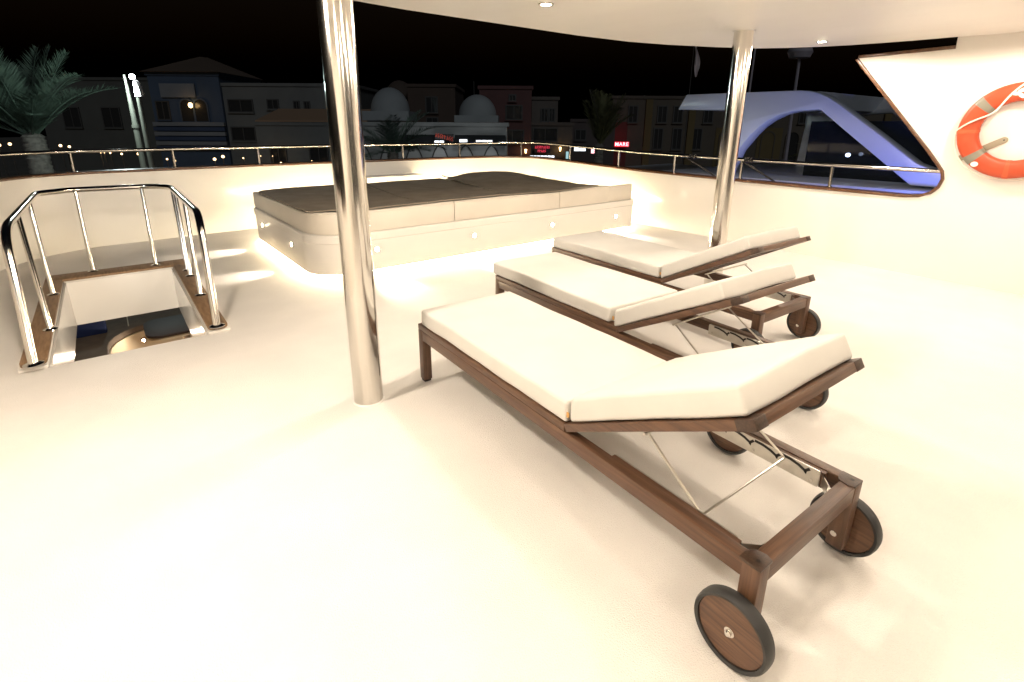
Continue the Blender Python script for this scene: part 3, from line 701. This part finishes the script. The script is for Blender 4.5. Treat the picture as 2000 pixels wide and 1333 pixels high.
G().prism([(2.4, 1.35), (2.4, 1.555), (-6.5, 1.60), (-6.5, 1.35)], -0.25, 3.7, 'x').build('deck_edge', ygel, ny_, bevel=0.02)
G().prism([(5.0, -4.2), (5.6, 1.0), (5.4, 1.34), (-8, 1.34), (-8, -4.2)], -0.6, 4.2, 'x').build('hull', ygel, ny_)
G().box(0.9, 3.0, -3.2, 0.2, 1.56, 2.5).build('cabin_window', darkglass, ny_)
blue_l = mat('blue_lamp', (0.8, 0.85, 1), 0.4, emit=(0.55, 0.68, 1.0), es=5.0)
for (v, z) in ((3.43, 0.97), (2.9, 1.0)):
    b = G().lathe([(0.0, -0.03), (0.025, -0.03), (0.03, 0.0), (0.03, 0.02)], 14, (0.62, v - 4.0, z + 1.0), 'x').build('cabin_light', blue_l, ny_); b.scale = (1, 1, 1)
lamp('deck_light', 'SPOT', (-1.4, -2.8, 1.2), 190, (0.12, 0.19, 1.0), ny_, (1.0, 0.75, 0.25), 120, 0.6, 0.15)
lamp('deck_light', 'POINT', (1.6, -0.6, 1.9), 80, (0.45, 0.42, 1.0), ny_, radius=0.15)
lamp('deck_light', 'SPOT', (-1.6, 1.3, 0.6), 55, (0.75, 0.86, 1.0), ny_, (1.0, 0.0, 0.9), 110, 0.6, 0.15)

# ------------------------------------------------------------------ harbour: water, quay, town (frame: x right, y away from the camera, z up)
GZ = -4.6
def TF(x, y, z): c, s = math.cos(YAW), math.sin(YAW); return (x * c - y * s, x * s + y * c, z)
wat = mat('harbour_water', (0.004, 0.007, 0.009), 0.06, bump=0.4, bscale=0.9)
g = G(); g.add([(-900, -900, GZ - 0.9), (900, -900, GZ - 0.9), (900, 900, GZ - 0.9), (-900, 900, GZ - 0.9)], [(0, 1, 2, 3)]); tag(g.build('water', wat), kind='structure')
g = G().box(-200, 200, 15.5 - 4, 400, GZ - 2, GZ); o = g.build('quay_ground', mat('quay_paving', (0.16, 0.15, 0.13), 0.8, var=0.3, vscale=0.6)); o.rotation_euler = (0, 0, YAW); tag(o, kind='structure')

def facade(c, v=0.18, k=0.40): return mat('stucco', tuple(q * k for q in c), 0.85, var=v, vscale=0.5, bump=0.2, bscale=5)
pane = mat('window_pane', (0.026, 0.026, 0.026), 0.2); frame_m = mat('window_frame', (0.05, 0.047, 0.044), 0.6)
def house(name, label, x0, x1, y, zt, col, wins=(), depth=8.0, parapet=0.25, rz=0.0, doors=()):
    t = empty(name, TF((x0 + x1) / 2, y, GZ), YAW + rz, label, 'building', None); cx = (x0 + x1) / 2; m = facade(col, k=0.62 if 'arcade' in name else 0.40)
    G().box(x0 - cx, x1 - cx, 0, depth, 0, zt - GZ).build('wall', m, t)
    G().box(x0 - cx - 0.12, x1 - cx + 0.12, -0.12, depth + 0.1, zt - GZ + 0.002, zt - GZ + parapet).build('parapet', m, t)
    for w in wins:
        a, b, c, d = w[:4]; arched = len(w) > 4
        a -= cx; b -= cx; c -= GZ; d -= GZ; wd = b - a
        pl = [(a, c), (b, c)] + ([(b, d - wd / 2)] + arc((a + b) / 2, d - wd / 2, wd / 2, 0, 180, 8)[1:-1] + [(a, d - wd / 2)] if arched else [(b, d), (a, d)])
        f = 0.09; k = len(pl); out = []
        ctr = Vector(((a + b) / 2, (c + d) / 2))
        for p in pl: q = Vector(p); out.append((q.x + math.copysign(f, q.x - ctr.x), q.y + math.copysign(f, q.y - ctr.y)))
        g = G(); g.add([(p[0], -0.10, p[1]) for p in out] + [(p[0], -0.10, p[1]) for p in pl] + [(p[0], -0.001, p[1]) for p in out] + [(p[0], -0.001, p[1]) for p in pl],
                       [(i, (i + 1) % k, k + (i + 1) % k, k + i) for i in range(k)] + [(i, 2 * k + i, 2 * k + (i + 1) % k, (i + 1) % k) for i in range(k)] + [(k + i, k + (i + 1) % k, 3 * k + (i + 1) % k, 3 * k + i) for i in range(k)])
        wo = g.build('window', m if arched else frame_m, t, smooth=False)
        G().prism(pl, -0.03, -0.012, 'y').build('pane', pane, wo, smooth=False)
        if not arched:
            G().box((a + b) / 2 - 0.03, (a + b) / 2 + 0.03, -0.07, -0.031, c, d).build('mullion', frame_m, wo)
            G().box(a - 0.15, b + 0.15, -0.22, -0.101, c - 0.16, c - 0.091).build('sill', m, wo)
    return t, cx
def dome(t, cx, x, y, z, r, h, m, drum=None):
    prof = [(r * math.cos(a), h * math.sin(a)) for a in [PI / 2 * i / 12 for i in range(13)]]; prof[-1] = (0.0, h)
    d = G().lathe(prof, 32, (x - cx, y, z - GZ)).build('dome', m, t)
    if drum: G().box(x - cx - drum[0], x - cx + drum[0], y - drum[0], y + drum[0], z - GZ - drum[1], z - GZ - 0.002).build('drum', m, t)
    return d

house('grey_house', 'dim grey house far left behind the big palm', -42, -31.6, 48, 4.9, (0.20, 0.20, 0.18), [(-40, -38.6, 1.0, 2.6), (-36.5, -35.0, 1.0, 2.6)])
tB, cB = house('blue_tower', 'dim blue tower house with hipped roof and a lamp between arched windows', -29.3, -23.6, 44, 5.0, (0.13, 0.19, 0.30), [(-27.0, -26.0, 1.5, 3.2, 1), (-25.85, -24.85, 1.5, 3.2, 1), (-28.9, -28.0, 1.7, 3.0)], 7)
g = G(); w = 3.1; d0, d1 = -0.5, 7.4; z0 = 5.26 - GZ
g.add([(-w, d0, z0), (w, d0, z0), (w, d1, z0), (-w, d1, z0), (-0.2, 3.2, z0 + 1.5), (0.2, 3.7, z0 + 1.5)], [(0, 1, 5, 4), (1, 2, 5), (2, 3, 4, 5), (3, 0, 4), (0, 3, 2, 1)]); g.build('roof', mat('dark_tiles', (0.10, 0.07, 0.05), 0.8), tB)
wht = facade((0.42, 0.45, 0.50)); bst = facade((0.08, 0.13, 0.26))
for k in range(6): G().box(-2.9, 2.9, -0.32 + 0.0, -0.001 if k == 0 else -0.10, 1.45 - GZ - 0.38 * k - 0.30, 1.45 - GZ - 0.38 * k).build('balcony_band', (wht, bst)[k % 2], tB)
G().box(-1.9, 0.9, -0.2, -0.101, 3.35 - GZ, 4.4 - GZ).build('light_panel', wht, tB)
tl = empty('tower_lamp', TF(-25.93, 43.55, 2.75), YAW, 'small warm lamp glowing between the arched windows of the blue tower', 'lamp')
wl_m = mat('warm_glow', (1, 0.8, 0.5), 0.5, emit=(1.0, 0.62, 0.25), es=6.0)
G().lathe([(0.0, -0.22), (0.12, -0.15), (0.16, 0.0), (0.12, 0.16), (0.0, 0.2)], 14).build('globe', wl_m, tl); G().box(-0.03, 0.03, 0.1, 0.34, -0.03, 0.03).build('bracket', frame_m, tl)
lamp('bulb', 'POINT', (0, -0.25, 0), 6, (1, 0.55, 0.2), tl, radius=0.1)

tC, cC = house('white_block', 'long pale grey flat-roofed block with small dark windows, left of the front pole', -23.7, -13.0, 44.3, 4.25, (0.36, 0.355, 0.335),
      [(-23.2, -21.3, 2.32, 3.17), (-20.0, -19.2, 2.57, 3.19), (-17.85, -17.5, 2.5, 3.08), (-17.0, -16.65, 2.46, 3.05), (-23.25, -21.4, 0.06, 1.03), (-20.0, -19.4, 0.44, 1.05)])
hC, _ = house('terrace_house', 'low white house with tan sloping awning roof in front of the pale block', -19.5, -11.0, 40.5, 1.25, (0.36, 0.37, 0.36), [(-18.5, -17.4, -2.2, -0.4), (-15.5, -14.2, -2.2, -0.4)], 3.4)
g = G(); g.add([(-4.1, -0.2, 1.52 - GZ), (4.3, -0.2, 1.52 - GZ), (4.3, 3.0, 2.45 - GZ), (-3.6, 3.0, 2.45 - GZ), (-4.1, -0.2, 1.60 - GZ), (4.3, -0.2, 1.60 - GZ), (4.3, 3.0, 2.53 - GZ), (-3.6, 3.0, 2.53 - GZ)], [(0, 1, 2, 3), (4, 5, 6, 7), (0, 1, 5, 4), (1, 2, 6, 5), (2, 3, 7, 6), (3, 0, 4, 7)])
g.build('awning_roof', mat('tan_tiles', (0.30, 0.19, 0.12), 0.8), hC)

tD, cD = house('domed_arcade', 'low pale arcade with two domes, pointed arches and dark awnings right of the front pole', -11.5, -0.4, 36, 1.28, (0.52, 0.53, 0.51), [], 9)
awn0 = mat('arch_rib_paint', (0.05, 0.045, 0.04), 0.7)
dm = facade((0.60, 0.63, 0.64), k=0.5)
dome(tD, cD, -8.75, 2.6, 2.25, 1.36, 1.62, dm, (1.6, 0.62)); dome(tD, cD, -2.52, 2.4, 2.0, 1.34, 1.42, dm, (1.5, 0.44))
G().tube([(-2.75 - cD, 2.4, 3.4 - GZ), (-2.75 - cD, 2.4, 4.3 - GZ)], 0.03, 6).build('antenna', frame_m, tD)
for k in range(6):
    x = -10.2 + 1.75 * k; pl = []
    for q in range(9): a = q / 8; pl.append((x - cD + 0.78 - 0.78 * a ** 1.7, -2.9 - GZ + 2.9 * (1 - (1 - a) ** 1.6)))
    for q in range(1, 9): a = 1 - q / 8; pl.append((x - cD - 0.78 + 0.78 * a ** 1.7, -2.9 - GZ + 2.9 * (1 - (1 - a) ** 1.6)))
    pl = [(x - cD - 0.78, 0.02)] + [(x - cD + 0.78, 0.02)] + pl
    G().prism(pl, -0.03, -0.002, 'y').build('arch_recess', mat('arch_lit_grey', (0.42, 0.42, 0.40), 0.8) if k == 0 else bpy.data.materials['arch_lit_grey'], tD)  # paler grey carries the light under the awnings in its colour
    o2 = [(p[0] + (0.07 if p[0] > x - cD else -0.07), p[1] + 0.05) for p in pl[2:]]
    g = G(); kk = len(o2); g.add([(p[0], -0.10, p[1]) for p in o2] + [(p[0], -0.10, p[1]) for p in pl[2:]] + [(p[0], -0.031, p[1]) for p in pl[2:]], [(i, i + 1, kk + i + 1, kk + i) for i in range(kk - 1)] + [(kk + i, kk + i + 1, 2 * kk + i + 1, 2 * kk + i) for i in range(kk - 1)]); g.build('arch_rib', awn0, tD)
awn = mat('dark_awning', (0.02, 0.022, 0.024), 0.8)
for (a, b) in ((-7.6, -4.3), (-3.9, -0.5)):
    g = G(); g.add([(a - cD, -0.02, 0.72 - GZ), (b - cD, -0.02, 0.72 - GZ), (b - cD + 0.1, -0.7, 0.12 - GZ), (a - cD - 0.1, -0.7, 0.12 - GZ), (a - cD, -0.02, 0.68 - GZ), (b - cD, -0.02, 0.68 - GZ), (b - cD + 0.1, -0.7, 0.05 - GZ), (a - cD - 0.1, -0.7, 0.05 - GZ)],
                   [(0, 1, 2, 3), (4, 5, 6, 7), (0, 1, 5, 4), (1, 2, 6, 5), (2, 3, 7, 6), (3, 0, 4, 7)]); g.build('awning', awn, tD)
tE, cE = house('brown_domed_house', 'very dark brown house with dome behind the domed arcade', -9.1, -5.0, 47, 4.45, (0.17, 0.11, 0.08), [(-7.5, -6.6, 2.4, 3.6), (-7.5, -6.6, 0.6, 1.9)]); dome(tE, cE, -10.4, 3.0, 3.2, 1.45, 2.0, facade((0.17, 0.12, 0.09)), (1.6, 7.0))
house('maroon_house', 'dark maroon house with square windows right of the second dome', -2.6, 1.43, 42, 4.0, (0.27, 0.12, 0.11), [(-0.5, 0.65, 1.83, 2.77), (-0.9, 0.8, 0.0, 0.95), (-0.25, 0.15, 3.2, 3.55)])
house('taupe_house', 'dim taupe house with a wide dark window beside the maroon house', 1.50, 3.6, 43.4, 3.3, (0.27, 0.22, 0.19), [(2.3, 2.75, 1.7, 2.6), (2.95, 3.3, 1.7, 2.6)])
house('taupe_shop', 'low taupe shop with a long window in front of the taupe house', 1.46, 4.75, 42.6, 1.35, (0.26, 0.21, 0.18), [(1.65, 3.5, 0.2, 1.1)], 0.7)
house('low_house', 'low dark house behind the small palm with one pale shutter', 4.9, 8.6, 45, 1.65, (0.20, 0.15, 0.14), [(5.3, 6.1, 0.24, 0.98)])
tI, cI = house('tan_terrace', 'long tan terrace with yellow pilasters, tall windows and arched doorways behind the far pole', 8.8, 38, 48, 3.65, (0.25, 0.20, 0.15),
      [(x, x + 0.7, 1.7, 3.0) for x in (10.3, 12.9, 14.3, 17.0, 19.4, 22.5, 25.5, 29.0)] + [(x, x + 0.7, -0.6, 1.1) for x in (12.7, 14.4, 16.2)] + [(x, x + 1.1, -1.9, 0.9, 1) for x in (18.6, 22.4, 24.6, 27.2, 30.0)])
yel = facade((0.33, 0.235, 0.09))
for x in (11.75, 15.6, 33.0): G().box(x - cI, x - cI + 0.6, -0.16, -0.001, 0, 3.6 - GZ).build('pilaster', yel, tI)
for x in (18.2, 22.0, 26.8): G().box(x - cI, x - cI + 2.2, -0.05, -0.001, 0, 1.25 - GZ).build('yellow_bay', yel, tI)
redm = facade((0.30, 0.07, 0.06)); G().box(8.85 - cI, 10.25 - cI, -0.06, -0.001, 0, 1.7 - GZ).build('red_shopfront', redm, tI)

# signs -------------------------------------------------
signw = mat('sign_white_glow', (0.9, 0.9, 0.9), 0.5, emit=(0.86, 0.92, 1.0), es=1.6); signr = mat('sign_red_glow', (0.8, 0.1, 0.1), 0.5, emit=(1.0, 0.06, 0.12), es=0.8)
signr2 = mat('sign_dim_red', (0.4, 0.05, 0.03), 0.5, emit=(0.6, 0.08, 0.05), es=0.28); signp = mat('sign_pink_glow', (0.9, 0.5, 0.5), 0.5, emit=(1.0, 0.45, 0.50), es=2.2)
signdk = mat('sign_panel', (0.03, 0.03, 0.03), 0.6); cyan = mat('sign_cyan_glow', (0.5, 0.8, 0.8), 0.5, emit=(0.45, 0.75, 0.78), es=0.6)
def boxsign(x0, x1, y, z0, z1, m, label, segs=1, slant=0.0):
    t = empty('lit_sign', TF((x0 + x1) / 2, y, (z0 + z1) / 2), YAW, label, 'sign'); w = (x1 - x0) / 2; h = (z1 - z0) / 2
    G().prism([(-w - 0.04, -h - 0.04), (w + 0.04, -h - 0.04), (w + 0.04 - slant, h + 0.04), (-w - 0.04 - slant, h + 0.04)], 0.02, 0.12, 'y').build('sign_box', signdk, t)
    for k in range(segs):
        a = -w + 2 * w * k / segs + 0.02; b = -w + 2 * w * (k + 1) / segs - 0.02
        G().prism([(a, -h), (b, -h), (b - slant, h), (a - slant, h)], 0.0, 0.018, 'y').build('lit_panel', m, t)
    return t
_s = boxsign(-5.2, -4.55, 35.2, 0.18, 0.36, signw, 'small white lit sign left of the dim red neon', 2)
boxsign(-3.55, -3.0, 35.2, 0.25, 0.46, signw, 'single white lit sign between the two awnings', 1)
lamp('glow', 'POINT', (0, -0.6, -0.3), 16, (0.9, 0.95, 1.0), _s, radius=0.2)
_s = boxsign(-2.45, -1.35, 35.2, 0.20, 0.41, signw, 'widest white lit sign on the right awning', 3)
lamp('glow', 'POINT', (0, -0.6, -0.3), 16, (0.9, 0.95, 1.0), _s, radius=0.2)
boxsign(1.35, 3.3, 41.7, -1.16, -0.92, signw, 'row of white lit sign panels low under the red neon', 7)
boxsign(4.82, 5.75, 41.7, -0.55, -0.16, signw, 'bright white sign pair right of the rail corner', 2)
boxsign(6.16, 6.55, 41.7, -0.72, -0.26, signp, 'small square pink-red lit sign below the small palm', 1)
boxsign(4.18, 4.42, 41.7, -1.15, -0.6, cyan, 'pale cyan lit panel beside the yellow wall light', 1)
# red strokes of lettering too far to read
def strokes(x0, x1, y, z0, z1, m, label, nn, lines=1, tilt=0.0):
    t = empty('neon_sign', TF((x0 + x1) / 2, y, (z0 + z1) / 2), YAW, label, 'sign'); w = x1 - x0; h = (z1 - z0) / lines; rnd = random.Random(len(label))
    G().box(-w / 2 - 0.02, w / 2 + 0.02, 0.05, 0.10, -(z1 - z0) / 2 - 0.02, (z1 - z0) / 2 + 0.02).build('sign_panel', signdk, t)
    for l in range(lines):
        q = 1.0 if l == 0 else 0.62
        for k in range(int(nn * q)):
            x = -w * q / 2 + w * q * (k + 0.5) / (nn * q); zc = (z1 - z0) / 2 - h * (l + 0.5) + tilt * x
            g = G(); a = h * 0.36; b = w / nn * 0.30; sh = rnd.choice([0, 1, 2])
            pts = [[(-b, -a), (-b, a), (b, a * 0.2)], [(-b, -a), (0, a), (b, -a)], [(b, a), (-b, a * 0.3), (b, -a * 0.4), (-b, -a)]][sh]
            g.tube([(x + p[0], 0, zc + p[1]) for p in pts], min(0.028, b * 0.5), 6); g.build('letter_stroke', m, t)
strokes(1.74, 2.92, 41.75, -0.70, -0.14, signr, 'two-line red neon sign on the taupe shop', 9, 2)
strokes(-5.15, -3.95, 35.3, 0.42, 0.78, signr2, 'dim red cursive sign on the domed arcade', 8, 1, -0.25)
rs = empty('red_word_sign', TF(9.45, 47.0, -0.21), YAW, 'red glowing word sign on the long tan terrace', 'sign')
tc = bpy.data.curves.new('word', 'FONT'); tc.body = 'L MARE'; tc.size = 0.44; tc.space_character = 1.12; tc.space_word = 0.8; tc.extrude = 0.03; tc.align_x = 'CENTER'; tc.align_y = 'CENTER'; tc.offset = 0.004
to = bpy.data.objects.new('lettering_source', tc); C.objects.link(to)
bpy.context.view_layer.update()
me = bpy.data.meshes.new_from_object(to.evaluated_get(bpy.context.evaluated_depsgraph_get())); bpy.data.objects.remove(to)
lt = bpy.data.objects.new('lettering', me); C.objects.link(lt); me.materials.clear(); me.materials.append(signp); lt.parent = rs; lt.rotation_euler = (R(90), 0, 0)
G().box(-1.0, 1.0, 0.06, 0.11, -0.3, 0.3).build('sign_panel', signr, rs) if False else G().box(-0.85, 0.85, 0.06, 0.11, -0.22, 0.22).build('sign_panel', mat('red_panel', (0.5, 0.02, 0.03), 0.5, emit=(1.0, 0.02, 0.06), es=0.35), rs)
lamp('glow', 'POINT', (0, -0.5, 0.1), 9, (1, 0.05, 0.08), rs, radius=0.3)

# warm lamps along the promenade --------------------------------
glow = mat('promenade_glow', (1, 0.85, 0.6), 0.5, emit=(1.0, 0.66, 0.33), es=4.5)
L0 = [(-38.54, -0.18, .17), (-38.0, -0.26, .2), (-37.19, -0.18, .2), (-35.15, -0.05, .14), (-34.8, -0.05, .13), (-33.47, -0.27, .19), (-32.83, -0.34, .17), (-35.19, -0.95, .17), (-30.6, -0.78, .06), (-30.33, -0.77, .06), (-29.9, -0.77, .12), (-29.07, -0.84, .14),
      (-27.82, -0.83, .18), (-26.97, -1.02, .15), (-25.76, -1.2, .13), (-25.23, -1.31, .2), (-22.21, -1.18, .2), (-21.56, -0.99, .2), (-20.06, -1.09, .1), (-18.75, -0.93, .07), (-17.86, -0.93, .05), (-17.3, -1.42, .12), (-14.98, -1.25, .05)]
ORD = ['leftmost', 'second', 'third', 'fourth', 'fifth', 'sixth', 'seventh', 'eighth', 'ninth', 'tenth', 'eleventh', 'twelfth', 'thirteenth', 'fourteenth', 'fifteenth', 'sixteenth', 'seventeenth', 'eighteenth', 'nineteenth', 'twentieth', 'twenty-first', 'twenty-second', 'rightmost']
for i, (x, z, r) in enumerate(sorted(L0)):
    r *= 0.5
    lab = ('tiny' if r < 0.05 else 'small' if r < 0.085 else 'brighter') + ' warm globe lamp on the dark promenade, ' + (ORD[i] + ' of the row' if i in (0, 22) else ORD[i] + ' from the left')
    t = empty('promenade_lamp', TF(x, 39.2, GZ), YAW, lab, 'lamp', 'promenade lamps'); zz = z - GZ
    G().lathe([(0.0, zz - r)] + [(r * math.cos(a), zz + r * math.sin(a)) for a in [PI * (k / 8 - 0.5) for k in range(1, 8)]] + [(0.0, zz + r)], 14).build('globe', glow, t)
    G().lathe([(0.07, 0.0), (0.035, 0.3), (0.03, zz - r * 0.9)], 8).build('post', frame_m, t)
    if i % 4 == 0: lamp('bulb', 'POINT', (0, -0.4, zz), 8, (1, 0.68, 0.34), t, radius=0.2)
for (x, y, z, l) in ((3.78, 42.3, -0.45, 'yellow wall light fanning down the taupe shop'), (1.02, 41.7, -0.60, 'orange wall light on the maroon house')):
    t = empty('wall_light', TF(x, y, z), YAW, l, 'lamp'); G().lathe([(0.10, 0.16), (0.05, -0.14), (0.0, -0.16)], 10).build('shade', wl_m, t); G().box(-0.02, 0.02, 0.05, 0.28, -0.02, 0.02).build('bracket', frame_m, t)
    lamp('bulb', 'POINT', (0, -0.15, 0), 5, (1, 0.6, 0.2), t, radius=0.1)

# lamp posts ------------------------------------------------------
lp = empty('street_lamp', TF(-8.95, 13, GZ), YAW, 'white-lit street lamp with box head right of the big palm', 'street lamp')
pm = mat('lamp_post_paint', (0.20, 0.205, 0.17), 0.5, var=0.2, vscale=4)
G().tube([(0.0, 0, 0), (0.0, 0, 2.02 - GZ)], [0.085, 0.05], 12).build('post', pm, lp)
G().prism([(-0.05, 1.99 - GZ), (0.12, 1.99 - GZ), (0.10, 2.22 - GZ), (0.02, 2.38 - GZ), (-0.03, 2.33 - GZ)], -0.07, 0.07, 'y').build('lamp_box', white, lp, bevel=0.02)
G().lathe([(0.0, -0.06), (0.05, -0.045), (0.065, 0.0), (0.045, 0.05), (0.0, 0.06)], 14, (-0.03, -0.04, 2.44 - GZ)).build('lamp_head', mat('cold_glow', (1, 1, 1), 0.5, emit=(0.85, 0.95, 1.0), es=30), lp)
lamp('bulb', 'POINT', (-0.35, -0.45, 2.42 - GZ), 170, (0.78, 0.95, 0.92), lp, radius=0.08)
t = empty('bare_mast', TF(-9.34, 13.2, GZ), YAW, 'thin bare pole standing just left of the street lamp', 'pole')
G().tube([(0.05, 0, 0), (0.05, 0, 1.3 - GZ), (0.015, 0, 2.5 - GZ)], [0.09, 0.07, 0.025], 12).build('shaft', pm, t); G().lathe([(0.09, 1.28 - GZ), (0.09, 1.36 - GZ)], 14, (0.05, 0, 0)).build('collar', pm, t)

# palms -----------------------------------------------------------
leaf_g = mat('palm_leaf_cool', (0.10, 0.15, 0.11), 0.6, var=0.3, vscale=3); leaf_y = mat('palm_leaf_dim', (0.12, 0.12, 0.05), 0.6, var=0.3, vscale=3)
bark = mat('palm_bark', (0.23, 0.21, 0.18), 0.9, var=0.5, vscale=9, bump=0.8, bscale=14)
def palm(x, y, zb, r, flen, nf, label, lm, spread=(15, 75), seed=1, leafw=0.035, dens=46):
    rnd = random.Random(seed); t = empty('palm_tree', TF(x, y, GZ), YAW, label, 'palm'); g = G(); H = zb - GZ
    prof = []; n = int(H / 0.11)
    for i in range(n + 1):
        q = i / n; b = r * (1.15 - 0.25 * q); prof += [(b, H * q), (b * 1.13, H * (q + 0.55 / n))]
    prof.append((0.0, H + r)); g.lathe(prof, 16)
    for v in range(len(g.v)): a = g.v[v]; k = 1 + 0.09 * noise.noise(Vector((a[0] * 7, a[1] * 7, a[2] * 9))); g.v[v] = (a[0] * k, a[1] * k, a[2])
    g.build('trunk', bark, t, angle=60)
    g = G(); st = G()
    for f in range(nf):
        az = 2 * PI * (f * 0.381966 + rnd.uniform(-0.03, 0.03)); el = R(90 - rnd.uniform(*spread)); L = flen * rnd.uniform(0.8, 1.1)
        d = Vector((math.cos(az) * math.cos(el), math.sin(az) * math.cos(el), math.sin(el))); p = Vector((0, 0, H + r * 0.3)) + Vector((d.x, d.y, 0)) * r * 0.4
        pts = [p.copy()]; ns = 14; dr = rnd.uniform(0.5, 1.0)
        for k in range(ns):
            d = (d + Vector((0, 0, -0.055 * dr * (0.4 + 1.6 * k / ns)))).normalized(); p = p + d * L / ns; pts.append(p.copy())
        st.tube(pts, [0.028 * flen / 2.2 * (1 - 0.9 * k / ns) for k in range(ns + 1)], 5)
        for q in range(dens):
            s = 0.10 + 0.90 * q / dens; fi = s * ns; k = min(int(fi), ns - 1); c = pts[k].lerp(pts[k + 1], fi - k); tg = (pts[k + 1] - pts[k]).normalized()
            sd = tg.cross(Vector((0, 0, 1))); sd = sd.normalized() if sd.length > 1e-4 else Vector((1, 0, 0)); up = sd.cross(tg)
            ll = flen * 0.27 * (math.sin(PI * min(1, s * 0.86 + 0.12)) ** 0.6) * rnd.uniform(0.8, 1.15)
            for sg in (-1, 1):
                dv = (sd * sg * 0.75 + tg * 0.78 + up * rnd.uniform(0.05, 0.42)).normalized(); e = c + dv * ll + Vector((0, 0, -0.06 * ll)); wv = (tg.cross(dv)).cross(dv).normalized() * leafw * flen / 2.2
                m_ = c.lerp(e, 0.45); g.add([c, m_ + wv * 0.5, e, m_ - wv * 0.5], [(0, 1, 2, 3)])
    g.build('crown', lm, t, smooth=False, weld=False); st.build('frond_stems', lm, t)
    return t
palm(-12.62, 14, 0.98, 0.25, 2.3, 24, 'big pale green palm with rough trunk at the far left', leaf_g, (6, 66), 21, 0.022, 58)
palm(-5.45, 24, 0.05, 0.26, 2.3, 17, 'green palm right of the front pole in front of the domed arcade', leaf_g, (20, 82), 5, 0.035, 44)
palm(4.88, 30, 0.25, 0.26, 2.9, 15, 'dim slender palm with upright fronds in front of the low houses', leaf_y, (4, 36), 8, 0.035, 44)
palm(21.3, 36, -0.9, 0.26, 2.2, 18, 'dim palm seen through the arch of the neighbouring yacht', leaf_y, (15, 75), 11, 0.05, 36)

# masts and flag beyond the rail --------------------------------------
mm = mat('mast_paint', (0.34, 0.30, 0.34), 0.5)
t = empty('radar_mast', TF(10.4, 20, GZ - 0.9), YAW, 'tall thin mast with round radar dome right of the far pole', 'mast'); b0 = GZ - 0.9
G().tube([(0.05, 0, 0), (-0.12, 0, 3.8 - b0)], [0.09, 0.05], 8).build('mast_tube', mm, t)
G().lathe([(0.0, 3.72 - b0), (0.34, 3.76 - b0), (0.42, 3.95 - b0), (0.34, 4.15 - b0), (0.0, 4.22 - b0)], 18, (-0.13, 0, 0)).build('radar_dome', mm, t)
t = empty('thin_mast', TF(8.6, 20, GZ - 0.9), YAW, 'thin mast close to the right edge of the far pole', 'mast')
G().tube([(0, 0, 0), (0.05, 0, 4.6 - b0)], [0.06, 0.03], 8).build('mast_tube', mm, t)
t = empty('flag_mast', TF(6.45, 20, GZ - 0.9), YAW, 'slim mast with a hanging pale flag under the roof edge, left of the far pole', 'mast')
G().tube([(0, 0, 0), (0, 0, 5.4 - b0)], [0.022, 0.012], 6).build('mast_tube', frame_m, t)
g = G(); vs = []
for i in range(13):
    for j in range(5):
        q = i / 12; vs.append((0.02 + 0.10 * j / 4 * (0.5 + math.sin(PI * q)) + 0.12 * q + 0.03 * math.sin(6 * q + j), 0.05 * math.sin(j * 2 + q * 5), 4.25 - b0 - 1.15 * q))
g.add(vs, [(i * 5 + j, i * 5 + j + 1, i * 5 + j + 6, i * 5 + j + 5) for i in range(12) for j in range(4)]); g.build('flag', mat('flag_cloth', (0.6, 0.5, 0.5), 0.8), t)
